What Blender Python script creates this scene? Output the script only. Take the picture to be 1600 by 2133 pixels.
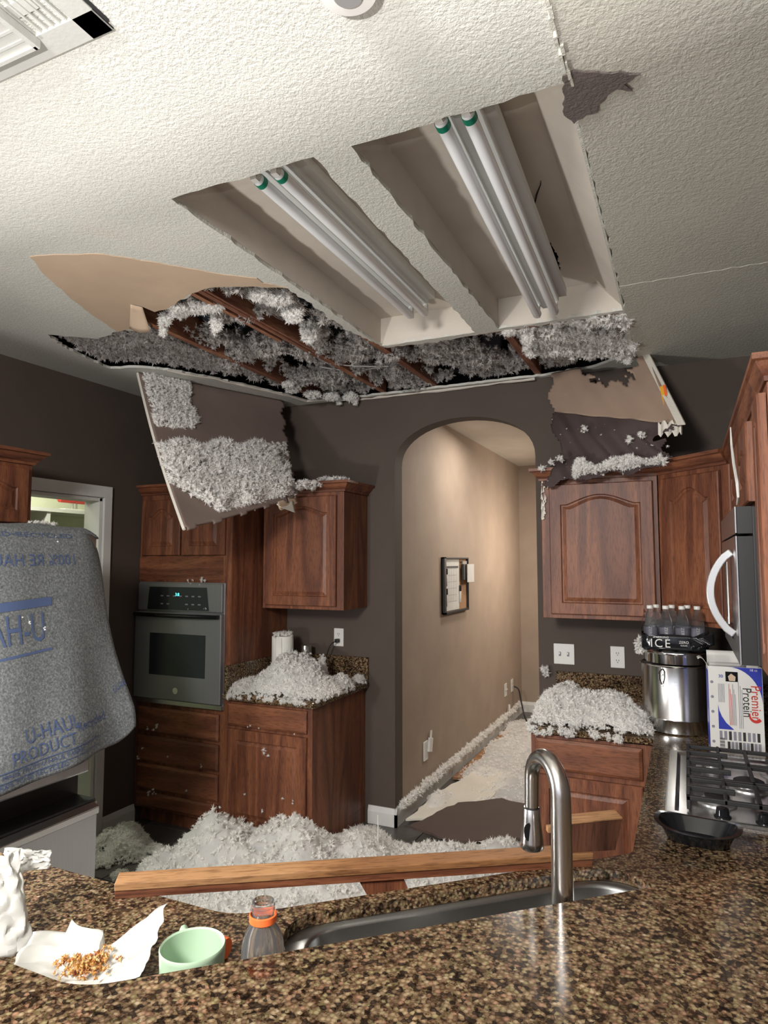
import bpy, bmesh, math, random
import numpy as np
from mathutils import Vector, Matrix
from mathutils.geometry import tessellate_polygon
for o in list(bpy.data.objects): bpy.data.objects.remove(o)
S = bpy.context.scene; C = S.collection
R = math.radians; PI = math.pi
random.seed(7)
# ---------------------------------------------------------------- camera
ZC = 1.66
YAW = 24.571; PITCH = 4.308
cam = bpy.data.cameras.new('camera'); cam.sensor_fit = 'VERTICAL'; cam.sensor_height = 24.0
cam.lens = 1374.0/2133.0*24.0; cam.clip_start = 0.02; cam.clip_end = 60
co = bpy.data.objects.new('camera', cam); C.objects.link(co); S.camera = co
co.location = (0, 0, ZC); co.rotation_euler = (R(90+PITCH), 0, R(YAW))
# ---------------------------------------------------------------- world, lights, exposure
w = bpy.data.worlds.new('world'); S.world = w; w.use_nodes = True
w.node_tree.nodes['Background'].inputs[0].default_value = (0.80, 0.86, 1.0, 1)
w.node_tree.nodes['Background'].inputs[1].default_value = 0.65
S.view_settings.view_transform = 'Standard'; S.view_settings.look = 'None'
S.view_settings.gamma = 1; S.view_settings.use_curve_mapping = False
S.view_settings.exposure = 1.35
def lamp(name, kind, loc, power, col, size=0.3, target=None, sy=None, spread=None):
    l = bpy.data.lights.new(name, kind); l.energy = power; l.color = col
    if kind == 'AREA':
        l.size = size
        if sy: l.shape = 'RECTANGLE'; l.size_y = sy
        if spread: l.spread = R(spread)
    else: l.shadow_soft_size = size
    o = bpy.data.objects.new(name, l); C.objects.link(o); o.location = loc
    if target is not None:
        o.rotation_euler = (Vector(target)-Vector(loc)).to_track_quat('-Z', 'Y').to_euler()
    return o
lamp('work_light', 'AREA', (-2.08, 0.88, 1.20), 11, (1.0, 0.97, 0.92), 0.16, (0.3, 2.6, 2.2))
lamp('near_ceiling_fill', 'AREA', (-0.10, -2.15, 0.50), 88, (1.0, 0.97, 0.95), 0.06, (-0.10, 1.0, 2.76))  # unseen low light added to brighten the near ceiling
lamp('dining_light', 'AREA', (-0.9, -0.9, 2.50), 39, (1.0, 0.96, 0.91), 0.5, (-0.6, 1.2, 0.9))
lamp('hall_light', 'AREA', (-0.65, 6.45, 2.0), 10, (1.0, 0.86, 0.72), 0.35, (-1.7, 6.3, 1.3))
lamp('hall_floor_fill', 'AREA', (-1.15, 5.1, 2.70), 7, (1.0, 0.93, 0.84), 0.3, (-1.2, 4.9, 0.0))  # unseen fill added to brighten the hall floor
lamp('pantry_light', 'POINT', (-3.95, 2.9, 2.62), 17, (0.97, 1.0, 0.86), 0.08)

# ---------------------------------------------------------------- key dimensions
CEIL = 2.76; WB = 3.92; XL = -3.28; XR = 0.49; CT = 0.885; BT = 1.05
_p = R(PITCH); _a = R(YAW)
_f = np.array([-math.sin(_a)*math.cos(_p), math.cos(_a)*math.cos(_p), math.sin(_p)])
_r = np.array([math.cos(_a), math.sin(_a), 0.0]); _u = np.cross(_r, _f)
def survey(x, y, axis, v):
    """where the sight line through a photo point meets the plane axis = v (measuring the real place)"""
    d = _f+_r*(x-800)/1374.0-_u*(y-1066.5)/1374.0
    o = np.array([0, 0, ZC]); t = (v-o[axis])/d[axis]
    q = o+d*t; return Vector(q)
def cz(x, y, z=CEIL): q = survey(x, y, 2, z); return (q.x, q.y)

# ---------------------------------------------------------------- materials
def mat(name, col, rough=0.6, metal=0.0, **k):
    m = bpy.data.materials.new(name); m.use_nodes = True
    b = m.node_tree.nodes['Principled BSDF']
    b.inputs['Base Color'].default_value = (*col, 1); b.inputs['Roughness'].default_value = rough
    b.inputs['Metallic'].default_value = metal
    for kk, v in k.items(): b.inputs[kk.replace('_', ' ')].default_value = v
    return m
def nd(m, t): return m.node_tree.nodes.new(t)
def lk(m, a, b): m.node_tree.links.new(a, b)
def coords(m, scale=(1, 1, 1), rot=(0, 0, 0), kind='Object'):
    tc = nd(m, 'ShaderNodeTexCoord'); mp = nd(m, 'ShaderNodeMapping')
    mp.inputs['Scale'].default_value = scale; mp.inputs['Rotation'].default_value = rot
    lk(m, tc.outputs[kind], mp.inputs['Vector']); return mp.outputs['Vector']
def noise(m, vec, scale, detail=4, rough=0.5, dist=0.0):
    n = nd(m, 'ShaderNodeTexNoise'); n.inputs['Scale'].default_value = scale
    n.inputs['Detail'].default_value = detail; n.inputs['Roughness'].default_value = rough
    n.inputs['Distortion'].default_value = dist; lk(m, vec, n.inputs['Vector']); return n.outputs['Fac']
def ramp(m, fac, stops, interp='LINEAR'):
    r = nd(m, 'ShaderNodeValToRGB'); r.color_ramp.interpolation = interp
    e = r.color_ramp.elements
    while len(e) < len(stops): e.new(0.5)
    for i, (p, c) in enumerate(stops):
        e[i].position = p; e[i].color = (*c, 1) if len(c) == 3 else c
    lk(m, fac, r.inputs['Fac']); return r.outputs['Color']
def bump(m, h, strength=0.3, dist=0.01):
    b = nd(m, 'ShaderNodeBump'); b.inputs['Strength'].default_value = strength
    b.inputs['Distance'].default_value = dist; lk(m, h, b.inputs['Height'])
    lk(m, b.outputs['Normal'], m.node_tree.nodes['Principled BSDF'].inputs['Normal'])
def base(m, c): lk(m, c, m.node_tree.nodes['Principled BSDF'].inputs['Base Color'])
def mixc(m, fac, a, b, mode='MIX'):
    x = nd(m, 'ShaderNodeMix'); x.data_type = 'RGBA'; x.blend_type = mode
    if isinstance(fac, float): x.inputs[0].default_value = fac
    else: lk(m, fac, x.inputs[0])
    for i, v in ((6, a), (7, b)):
        if isinstance(v, tuple): x.inputs[i].default_value = (*v, 1)
        else: lk(m, v, x.inputs[i])
    return x.outputs[2]

def wood(name, dark, mid, light, axis='z', rough=0.50):
    m = mat(name, mid, rough)
    sc = {'z': (9, 9, 0.9), 'x': (0.9, 9, 9), 'y': (9, 0.9, 9)}[axis]
    v = coords(m, sc)
    n1 = noise(m, v, 0.75, 2, 0.45, 0.5)
    wv = nd(m, 'ShaderNodeMath'); wv.operation = 'MULTIPLY'; wv.inputs[1].default_value = 30.0
    lk(m, n1, wv.inputs[0])
    sn = nd(m, 'ShaderNodeMath'); sn.operation = 'SINE'; lk(m, wv.outputs[0], sn.inputs[0])
    mr = nd(m, 'ShaderNodeMapRange'); mr.inputs[1].default_value = -1; mr.inputs[2].default_value = 1
    lk(m, sn.outputs[0], mr.inputs[0])
    c1 = ramp(m, mr.outputs[0], [(0.0, tuple(a*.45+b*.55 for a, b in zip(dark, mid))), (0.25, mid), (0.8, tuple(a*.5+b*.5 for a, b in zip(light, mid))), (1.0, light)])
    v2 = coords(m, tuple(s*9 for s in sc))
    n2 = noise(m, v2, 2.4, 3, 0.6)
    c2 = ramp(m, n2, [(0.36, (0.5, 0.45, 0.42)), (0.52, (1, 1, 1))])
    c3 = mixc(m, 0.8, c1, c2, 'MULTIPLY')
    v3 = coords(m, (1, 1, 1)); n3 = noise(m, v3, 2.0, 2)
    c4 = mixc(m, 1.0, c3, ramp(m, n3, [(0.3, (0.82, 0.82, 0.82)), (0.7, (1.1, 1.08, 1.05))]), 'MULTIPLY')
    base(m, c4); bump(m, n2, 0.12, 0.002); return m

WD, WM, WLt = (0.078, 0.024, 0.013), (0.172, 0.060, 0.030), (0.25, 0.093, 0.044)
wood_v = wood('oak_vertical', WD, WM, WLt, 'z')
wood_h = wood('oak_horizontal', WD, WM, WLt, 'x')
wood_y = wood('oak_lengthwise', WD, WM, WLt, 'y')
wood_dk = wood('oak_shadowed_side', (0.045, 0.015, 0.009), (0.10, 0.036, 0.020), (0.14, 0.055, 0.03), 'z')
plank_m = wood('oak_rail', (0.20, 0.085, 0.032), (0.32, 0.155, 0.065), (0.43, 0.235, 0.11), 'x', 0.5)
lumber = wood('raw_lumber', (0.12, 0.045, 0.028), (0.26, 0.105, 0.06), (0.38, 0.18, 0.10), 'y', 0.85)
lumber_h = wood('raw_lumber_cross', (0.14, 0.06, 0.03), (0.30, 0.13, 0.07), (0.40, 0.2, 0.11), 'x', 0.85)

def paint_ceiling(name, col):
    m = mat(name, col, 0.92); v = coords(m)
    n = noise(m, v, 150, 3, 0.55, 0.5); n2 = noise(m, v, 70, 2)
    a = nd(m, 'ShaderNodeMath'); a.operation = 'ADD'; lk(m, n, a.inputs[0]); lk(m, n2, a.inputs[1])
    n3 = noise(m, v, 2.2, 3, 0.6)
    c = ramp(m, n3, [(0.35, tuple(x*0.93 for x in col)), (0.62, col), (0.8, (col[0]*1.02, col[1]*0.95, col[2]*0.93))])
    base(m, c); bump(m, a.outputs[0], 0.42, 0.008); return m
ceil_m = paint_ceiling('ceiling_orange_peel', (0.62, 0.618, 0.565))
ceil2_m = paint_ceiling('ceiling_yellower', (0.57, 0.56, 0.49))  # right-hand sheets, slightly darker and yellower tone
def smooth_paint(name, col, rough=0.8, sc=60, bs=0.15):
    m = mat(name, col, rough); v = coords(m)
    n3 = noise(m, v, 3.0, 3, 0.6)
    base(m, ramp(m, n3, [(0.3, tuple(x*0.9 for x in col)), (0.7, tuple(min(1, x*1.06) for x in col))]))
    bump(m, noise(m, v, sc, 3), bs, 0.004); return m
recess_m = smooth_paint('recess_paint', (0.62, 0.57, 0.50))
beam_m = paint_ceiling('beam_texture', (0.66, 0.645, 0.60))
wall_m = smooth_paint('taupe_wall', (0.078, 0.058, 0.047))
vent_m = smooth_paint('vent_enamel', (0.46, 0.46, 0.43), 0.5)
hallwall_lit = smooth_paint('hall_wall_lit', (0.34, 0.265, 0.205))  # same taupe paint made lighter, hall light put into the colour
white_trim = smooth_paint('white_trim', (0.68, 0.68, 0.66), 0.5)
kraft = smooth_paint('torn_kraft_paper', (0.56, 0.42, 0.30), 0.9, 14, 0.3)
kraft_md = smooth_paint('brown_kraft_paper', (0.33, 0.235, 0.175), 0.9, 14, 0.3)  # mid-brown kraft, darker than the torn paper
wet_board = smooth_paint('wet_ceiling_board', (0.085, 0.055, 0.046), 0.7, 10, 0.4)
kraft_shade = smooth_paint('shaded_kraft_paper', (0.060, 0.040, 0.038), 0.8, 14, 0.3)  # kraft darkened below the light edge, shade put into the colour
kraft_dk = smooth_paint('damp_kraft_paper', (0.19, 0.14, 0.12), 0.9, 14, 0.3)
gypsum = smooth_paint('gypsum', (0.72, 0.68, 0.60), 0.95, 120, 0.6)
gray_tear = paint_ceiling('grey_torn_paper', (0.15, 0.125, 0.115))
attic_m = mat('attic_dark', (0.03, 0.025, 0.03), 0.95)
duct_m = smooth_paint('duct_jacket', (0.035, 0.045, 0.055), 0.6, 9, 0.4)
def fluffmat(name, col, yel=(0.74, 0.70, 0.44)):
    m = mat(name, col, 1.0); v = coords(m)
    n = noise(m, v, 7.0, 4, 0.65)
    c = ramp(m, n, [(0.26, tuple(x*0.85 for x in col)), (0.40, col), (0.66, col), (0.80, yel)])
    n2 = noise(m, v, 55, 3, 0.6)
    c = mixc(m, 1.0, c, ramp(m, n2, [(0.28, (0.86, 0.84, 0.80)), (0.40, (1, 1, 1))]), 'MULTIPLY')
    base(m, c); b = m.node_tree.nodes['Principled BSDF']
    t = nd(m, 'ShaderNodeBsdfTranslucent'); lk(m, c, t.inputs['Color'])
    x = nd(m, 'ShaderNodeMixShader'); x.inputs[0].default_value = 0.50
    lk(m, b.outputs[0], x.inputs[1]); lk(m, t.outputs[0], x.inputs[2]); lk(m, x.outputs[0], m.node_tree.nodes['Material Output'].inputs['Surface']); return m
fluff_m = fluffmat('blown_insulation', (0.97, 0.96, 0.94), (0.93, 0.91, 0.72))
fluff_g = fluffmat('shaded_insulation', (0.66, 0.63, 0.61), (0.56, 0.52, 0.40))  # darker copy of the insulation, attic shade put into its colour
def granite():
    m = mat('granite', (0.2, 0.15, 0.1), 0.16); v = coords(m)
    vo = nd(m, 'ShaderNodeTexVoronoi'); vo.inputs['Scale'].default_value = 135; lk(m, v, vo.inputs['Vector'])
    vr = nd(m, 'ShaderNodeSeparateColor'); lk(m, vo.outputs['Color'], vr.inputs[0])
    c = ramp(m, vr.outputs[0], [(0.0, (0.05, 0.034, 0.024)), (0.20, (0.155, 0.100, 0.062)), (0.38, (0.25, 0.178, 0.108)), (0.58, (0.31, 0.232, 0.142)), (0.74, (0.27, 0.225, 0.125)), (0.86, (0.29, 0.175, 0.115)), (0.96, (0.37, 0.295, 0.195))], 'CONSTANT')
    e = ramp(m, vo.outputs['Distance'], [(0.25, (1, 1, 1)), (0.62, (0.30, 0.25, 0.2))])
    c = mixc(m, 0.8, c, e, 'MULTIPLY')
    n = noise(m, v, 75, 4, 0.7)
    c = mixc(m, 1.0, c, ramp(m, n, [(0.40, (0.22, 0.18, 0.15)), (0.50, (1, 1, 1))]), 'MULTIPLY')
    n2 = noise(m, v, 16, 2)
    c = mixc(m, 1.0, c, ramp(m, n2, [(0.3, (0.85, 0.85, 0.85)), (0.7, (1.15, 1.1, 1.05))]), 'MULTIPLY')
    base(m, c); return m
gran = granite()
tile_m = smooth_paint('slate_tile', (0.085, 0.078, 0.074), 0.35, 18, 0.25)
grout_m = mat('grout', (0.05, 0.046, 0.042), 0.9)
def brushed(name, col, axis, rough=0.28):
    m = mat(name, col, rough, 1.0)
    sc = {'z': (160, 160, 1.2), 'x': (1.2, 160, 160), 'y': (160, 1.2, 160)}[axis]
    v = coords(m, sc); n = noise(m, v, 1.5, 2)
    base(m, ramp(m, n, [(0.3, tuple(x*0.93 for x in col)), (0.7, col)])); bump(m, n, 0.03, 0.001); return m
steel = brushed('brushed_steel', (0.46, 0.46, 0.47), 'z')
steel_h = brushed('brushed_steel_flat', (0.60, 0.60, 0.60), 'x', 0.26)
steel_dk = brushed('sink_steel', (0.42, 0.43, 0.43), 'x', 0.30)
oven_steel = brushed('oven_steel', (0.30, 0.305, 0.32), 'z', 0.48); oven_steel.node_tree.nodes['Principled BSDF'].inputs['Metallic'].default_value = 0.65
nickel = brushed('brushed_nickel', (0.58, 0.56, 0.54), 'z', 0.24)
potsteel = brushed('pot_steel', (0.72, 0.71, 0.69), 'x', 0.20)
chrome = mat('polished_metal', (0.75, 0.75, 0.75), 0.1, 1.0)
silver_plastic = mat('silver_plastic', (0.50, 0.50, 0.50), 0.3, 0.6)
black_gloss = mat('black_gloss', (0.010, 0.011, 0.013), 0.12)
black_glass = mat('dark_glass_panel', (0.02, 0.024, 0.028), 0.08)
black_matte = mat('black_matte', (0.012, 0.012, 0.013), 0.5)
iron = mat('cast_iron', (0.014, 0.014, 0.015), 0.6)
white_pl = mat('white_plastic', (0.70, 0.69, 0.66), 0.4)
tube_m = mat('fluorescent_tube', (0.86, 0.88, 0.90), 0.25)
fixture_m = mat('fixture_enamel', (0.72, 0.74, 0.72), 0.35)
green_m = mat('green_end_ring', (0.0, 0.22, 0.13), 0.4)
mint = mat('mint_glaze', (0.42, 0.58, 0.42), 0.22)
orange = mat('orange_plastic', (0.85, 0.16, 0.04), 0.4)
red_m = mat('red_plastic', (0.6, 0.04, 0.03), 0.4)
clear = mat('clear_plastic', (0.93, 0.95, 0.96), 0.08, 0.0, Transmission_Weight=0.95, IOR=1.18)
film = mat('shrink_film', (0.95, 0.95, 0.97), 0.05, 0.0, Transmission_Weight=1.0, IOR=1.06)
water = mat('soda_water', (0.95, 0.97, 0.98), 0.02, 0.0, Transmission_Weight=1.0, IOR=1.33)
paper = smooth_paint('white_paper', (0.62, 0.62, 0.59), 0.75, 30, 0.2)
pap_towel = smooth_paint('paper_towel', (0.80, 0.79, 0.74), 0.95, 90, 0.4)
cork = smooth_paint('cork', (0.36, 0.21, 0.11), 0.95, 200, 0.5)
blue_print = mat('blue_print', (0.02, 0.035, 0.36), 0.5)
card_white = smooth_paint('printed_carton', (0.70, 0.69, 0.66), 0.55, 20, 0.05)
ink_black = mat('black_ink', (0.02, 0.02, 0.02), 0.6)
ink_gray = mat('grey_ink', (0.22, 0.22, 0.26), 0.7)
ink_red = mat('red_ink', (0.52, 0.03, 0.02), 0.6)
ink_blue = mat('faded_blue_ink', (0.06, 0.09, 0.19), 0.9)
yellow_m = mat('yellow_tape', (0.75, 0.40, 0.03), 0.5)
pantry_m = smooth_paint('pantry_wall', (0.62, 0.64, 0.50), 0.9)
display = mat('oven_display', (0.02, 0.3, 0.32), 0.4)
display.node_tree.nodes['Principled BSDF'].inputs['Emission Color'].default_value = (0.1, 0.8, 0.8, 1)
display.node_tree.nodes['Principled BSDF'].inputs['Emission Strength'].default_value = 0.9
def feltm():
    m = mat('recycled_felt', (0.2, 0.22, 0.23), 1.0); v = coords(m)
    n = noise(m, v, 120, 5, 0.75)
    c = ramp(m, n, [(0.32, (0.06, 0.065, 0.068)), (0.5, (0.135, 0.145, 0.15)), (0.68, (0.27, 0.285, 0.285))])
    base(m, c); bump(m, n, 0.5, 0.004); return m
felt = feltm()
def foodm():
    m = mat('greasy_crumbs', (0.6, 0.35, 0.12), 0.6); v = coords(m)
    base(m, ramp(m, noise(m, v, 60, 4, 0.7), [(0.35, (0.35, 0.07, 0.03)), (0.5, (0.62, 0.33, 0.09)), (0.65, (0.75, 0.62, 0.35))])); return m
food = foodm()

# ---------------------------------------------------------------- mesh builder
class MB:
    def __init__(s): s.v = []; s.f = []
    def add(s, vs, fs):
        n = len(s.v); s.v += [tuple(p) for p in vs]; s.f += [tuple(i+n for i in f) for f in fs]; return s
    def box(s, x0, x1, y0, y1, z0, z1, M=None):
        vs = [Vector((x, y, z)) for z in (z0, z1) for x, y in ((x0, y0), (x1, y0), (x1, y1), (x0, y1))]
        if M is not None: vs = [M @ p for p in vs]
        return s.add(vs, [(3, 2, 1, 0), (4, 5, 6, 7), (0, 1, 5, 4), (1, 2, 6, 5), (2, 3, 7, 6), (3, 0, 4, 7)])
    def loops(s, L, cap0=True, cap1=True, closed=True):
        n = len(L[0]); vs = [p for l in L for p in l]; fs = []
        for k in range(len(L)-1):
            for i in range(n if closed else n-1):
                j = (i+1) % n; fs.append((k*n+i, k*n+j, (k+1)*n+j, (k+1)*n+i))
        if cap0: fs.append(tuple(range(n-1, -1, -1)))
        if cap1: fs.append(tuple((len(L)-1)*n+i for i in range(n)))
        return s.add(vs, fs)
    def lathe(s, prof, c=(0, 0, 0), seg=24, cap0=True, cap1=True, axis='z'):
        L = []
        for r, z in prof:
            l = []
            for i in range(seg):
                a = 2*PI*i/seg; x, y = r*math.cos(a), r*math.sin(a)
                q = {'z': (x, y, z), 'y': (x, z, -y), 'x': (z, x, y)}[axis]
                l.append((c[0]+q[0], c[1]+q[1], c[2]+q[2]))
            L.append(l)
        return s.loops(L, cap0, cap1)
    def tube(s, pts, r, seg=10, cap=True):
        pts = [Vector(p) for p in pts]; L = []; n = len(pts)
        rr = r if isinstance(r, (list, tuple)) else [r]*n
        up = None
        for i, p in enumerate(pts):
            t = (pts[min(i+1, n-1)]-pts[max(i-1, 0)]).normalized()
            if up is None:
                up = Vector((0, 0, 1)) if abs(t.z) < 0.9 else Vector((1, 0, 0))
            a = (up-t*up.dot(t)).normalized(); b = t.cross(a); up = a
            L.append([p+a*rr[i]*math.cos(2*PI*k/seg)+b*rr[i]*math.sin(2*PI*k/seg) for k in range(seg)])
        return s.loops(L, cap, cap)
    def prism(s, poly, z0, z1, holes=()):
        rings = [list(poly)]+[list(h) for h in holes]
        flat = [p for r in rings for p in r]
        tr = tessellate_polygon([[Vector((p[0], p[1], 0)) for p in r] for r in rings])
        n = len(flat)
        vs = [(p[0], p[1], z0) for p in flat]+[(p[0], p[1], z1) for p in flat]; fs = []
        for t in tr:
            a, b, c = [Vector(flat[i][:2]) for i in t]
            if (b-a).cross(c-a) if False else ((b.x-a.x)*(c.y-a.y)-(b.y-a.y)*(c.x-a.x)) < 0: t = (t[0], t[2], t[1])
            fs.append((t[0], t[2], t[1])); fs.append(tuple(i+n for i in t))
        k = 0
        for r in rings:
            m = len(r)
            for i in range(m):
                j = (i+1) % m; fs.append((k+i, k+j, k+j+n, k+i+n))
            k += m
        return s.add(vs, fs)
    def grid(s, fn, nu, nv, keep=None):
        vs = [fn(i/nu, j/nv) for j in range(nv+1) for i in range(nu+1)]
        fs = []
        for j in range(nv):
            for i in range(nu):
                if keep and not keep((i+.5)/nu, (j+.5)/nv): continue
                a = j*(nu+1)+i; fs.append((a, a+1, a+nu+2, a+nu+1))
        return s.add(vs, fs)
    def build(s, name, m, parent=None, smooth=False, bev=0.0, solid=0.0, world=False, sub=0, angle=40):
        me = bpy.data.meshes.new(name)
        vs = s.v
        if world and parent is not None:
            inv = wmat(parent).inverted(); vs = [tuple(inv @ Vector(p)) for p in vs]
        me.from_pydata(vs, [], s.f); me.update()
        bm = bmesh.new(); bm.from_mesh(me)
        loose = [v for v in bm.verts if not v.link_faces]
        if loose: bmesh.ops.delete(bm, geom=loose, context='VERTS')
        bmesh.ops.recalc_face_normals(bm, faces=bm.faces)
        bm.to_mesh(me); bm.free()
        me.materials.append(m); o = bpy.data.objects.new(name, me); C.objects.link(o)
        if parent is not None: o.parent = parent
        if smooth:
            me.shade_smooth()
            me.set_sharp_from_angle(angle=R(angle))
        if bev:
            b = o.modifiers.new('bevel', 'BEVEL'); b.width = bev; b.segments = 2; b.limit_method = 'ANGLE'
        if solid:
            d = o.modifiers.new('solid', 'SOLIDIFY'); d.thickness = solid; d.offset = 0
        if sub:
            d = o.modifiers.new('sub', 'SUBSURF'); d.levels = sub; d.render_levels = sub
        return o
def wmat(o):
    m = Matrix.LocRotScale(o.location, o.rotation_euler, o.scale)
    return wmat(o.parent) @ m if o.parent else m
def thing(name, label, cat, loc=(0, 0, 0), rz=0.0, group=None, rot=None):
    o = bpy.data.objects.new(name, None); C.objects.link(o); o.empty_display_size = 0.1
    o.location = loc; o.rotation_euler = rot or (0, 0, rz)
    return tag(o, label, cat, group)
def tag(o, label=None, cat=None, group=None, kind=None):
    if label: o['label'] = label
    if cat: o['category'] = cat
    if group: o['group'] = group
    if kind: o['kind'] = kind
    return o
def struct(o): o['kind'] = 'structure'; return o
def text(s, size, m, parent, loc, rot=(0, 0, 0), ext=0.0004, name='lettering', mirror=False, align='CENTER', sx=1.0):
    cu = bpy.data.curves.new('t', 'FONT'); cu.body = s; cu.size = size; cu.extrude = ext
    cu.align_x = align; cu.align_y = 'CENTER'; cu.resolution_u = 3
    t = bpy.data.objects.new('t', cu); C.objects.link(t)
    bpy.context.view_layer.update()
    me = bpy.data.meshes.new_from_object(t.evaluated_get(bpy.context.evaluated_depsgraph_get()))
    bpy.data.objects.remove(t)
    for v in me.vertices:
        if mirror: v.co.x = -v.co.x
        v.co.x *= sx
    me.name = name; me.materials.clear(); me.materials.append(m)
    o = bpy.data.objects.new(name, me); C.objects.link(o); o.parent = parent
    o.location = loc; o.rotation_euler = rot
    if name == 'lettering' and len(s) > 1: o['kind'] = 'stuff'
    return o
def jag(poly, amp=0.012, step=0.03, seed=1, skip=lambda p: False):
    rn = random.Random(seed); out = []
    for i, p in enumerate(poly):
        q = poly[(i+1) % len(poly)]; p = Vector(p[:2]); q = Vector(q[:2]); L = (q-p).length
        n = max(1, int(L/step)); nr = Vector((-(q-p).y, (q-p).x))/max(L, 1e-6)
        for k in range(n):
            c = p.lerp(q, k/n)
            if k and not skip(c): c = c+nr*rn.uniform(-amp, amp)
            out.append((c.x, c.y))
    return out
def arc(c, r, a0, a1, n): return [(c[0]+r*math.cos(R(a0+(a1-a0)*i/n)), c[1]+r*math.sin(R(a0+(a1-a0)*i/n))) for i in range(n+1)]
def fillet(poly, radii, n=8):
    out = []; N = len(poly)
    for i in range(N):
        p = Vector(poly[i]); r = radii[i] if i < len(radii) else 0
        if not r: out.append(tuple(p)); continue
        a = (Vector(poly[i-1])-p).normalized(); b = (Vector(poly[(i+1) % N])-p).normalized()
        ang = a.angle(b); d = r/math.tan(ang/2)
        p0 = p+a*d; p1 = p+b*d
        for k in range(n+1):
            t = k/n; out.append(tuple(p0*(1-t)**2+p*2*t*(1-t)+p1*t*t))
    return out

# ---------------------------------------------------------------- loose insulation
def ico(sub):
    bm = bmesh.new(); bmesh.ops.create_icosphere(bm, subdivisions=sub, radius=1.0)
    v = np.array([x.co[:] for x in bm.verts]); f = np.array([[q.index for q in y.verts] for y in bm.faces]); bm.free()
    return v, f
ICO1 = ico(1)
def tufts(P, rad, rng, hi=False, aniso=None):
    """many small ragged clumps -> verts, faces"""
    bv, bf = ICO1
    n = len(P); k0 = len(bv); NS = 22
    rr = 0.38+0.34*rng.random((n, k0)); V = bv[None]*rr[:, :, None]
    # thin fibres sticking out of each clump
    d = rng.normal(size=(n, NS, 3)); d /= np.linalg.norm(d, axis=2)[..., None]
    e = np.cross(d, rng.normal(size=(n, NS, 3))); e /= np.linalg.norm(e, axis=2)[..., None]
    c = d*(0.25+0.15*rng.random((n, NS, 1))); tip = d*(0.85+0.75*rng.random((n, NS, 1)))+e*rng.normal(size=(n, NS, 1))*0.30
    w_ = 0.10+0.16*rng.random((n, NS, 1))
    sh = np.stack([c+e*w_, c-e*w_, tip], 2).reshape(n, NS*3, 3)
    V = np.concatenate([V, sh], 1); k = k0+NS*3
    sf = np.arange(NS*3).reshape(NS, 3)+k0; bf = np.concatenate([bf, sf])
    V = V*(0.7+0.6*rng.random((n, 1, 3)))*np.asarray(rad)[:, None, None]
    if aniso is not None: V = V*np.array(aniso)[None, None]
    V = V+P[:, None, :]
    F = (bf[None]+(np.arange(n)*k)[:, None, None]).reshape(-1, 3)
    return V.reshape(-1, 3), F
def stuffobj(name, parts, m, label, group=None, cat='insulation', smooth=False, parent=None):
    vs = []; fs = []; n = 0
    for v, f in parts:
        vs.append(v); fs.append(f+n); n += len(v)
    V = np.concatenate(vs).astype(np.float32); F = np.concatenate(fs).astype(np.int32)
    me = bpy.data.meshes.new(name); me.vertices.add(len(V)); me.vertices.foreach_set('co', V.ravel())
    me.loops.add(F.size); me.loops.foreach_set('vertex_index', F.ravel())
    me.polygons.add(len(F)); me.polygons.foreach_set('loop_start', np.arange(0, F.size, 3, dtype=np.int32))
    me.update(calc_edges=True); me.validate()
    me.materials.append(m); o = bpy.data.objects.new(name, me); C.objects.link(o)
    if smooth: me.shade_smooth()
    if parent is not None: o.parent = parent; o['kind'] = 'stuff'; return o
    return tag(o, label, cat, group, 'stuff')
def fnoise(x, y, seed=0):
    r = np.random.default_rng(seed); s = np.zeros_like(x)
    for f, a in ((6, .5), (13, .35), (27, .25), (55, .16)):
        for _ in range(3):
            t = r.random()*6.28; ph = r.random()*6.28
            s += a/1.7*np.sin(f*(x*math.cos(t)+y*math.sin(t))*1.3+ph+1.5*np.sin(f*.4*(x*math.sin(t)-y*math.cos(t))+ph*2))
    return s
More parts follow.
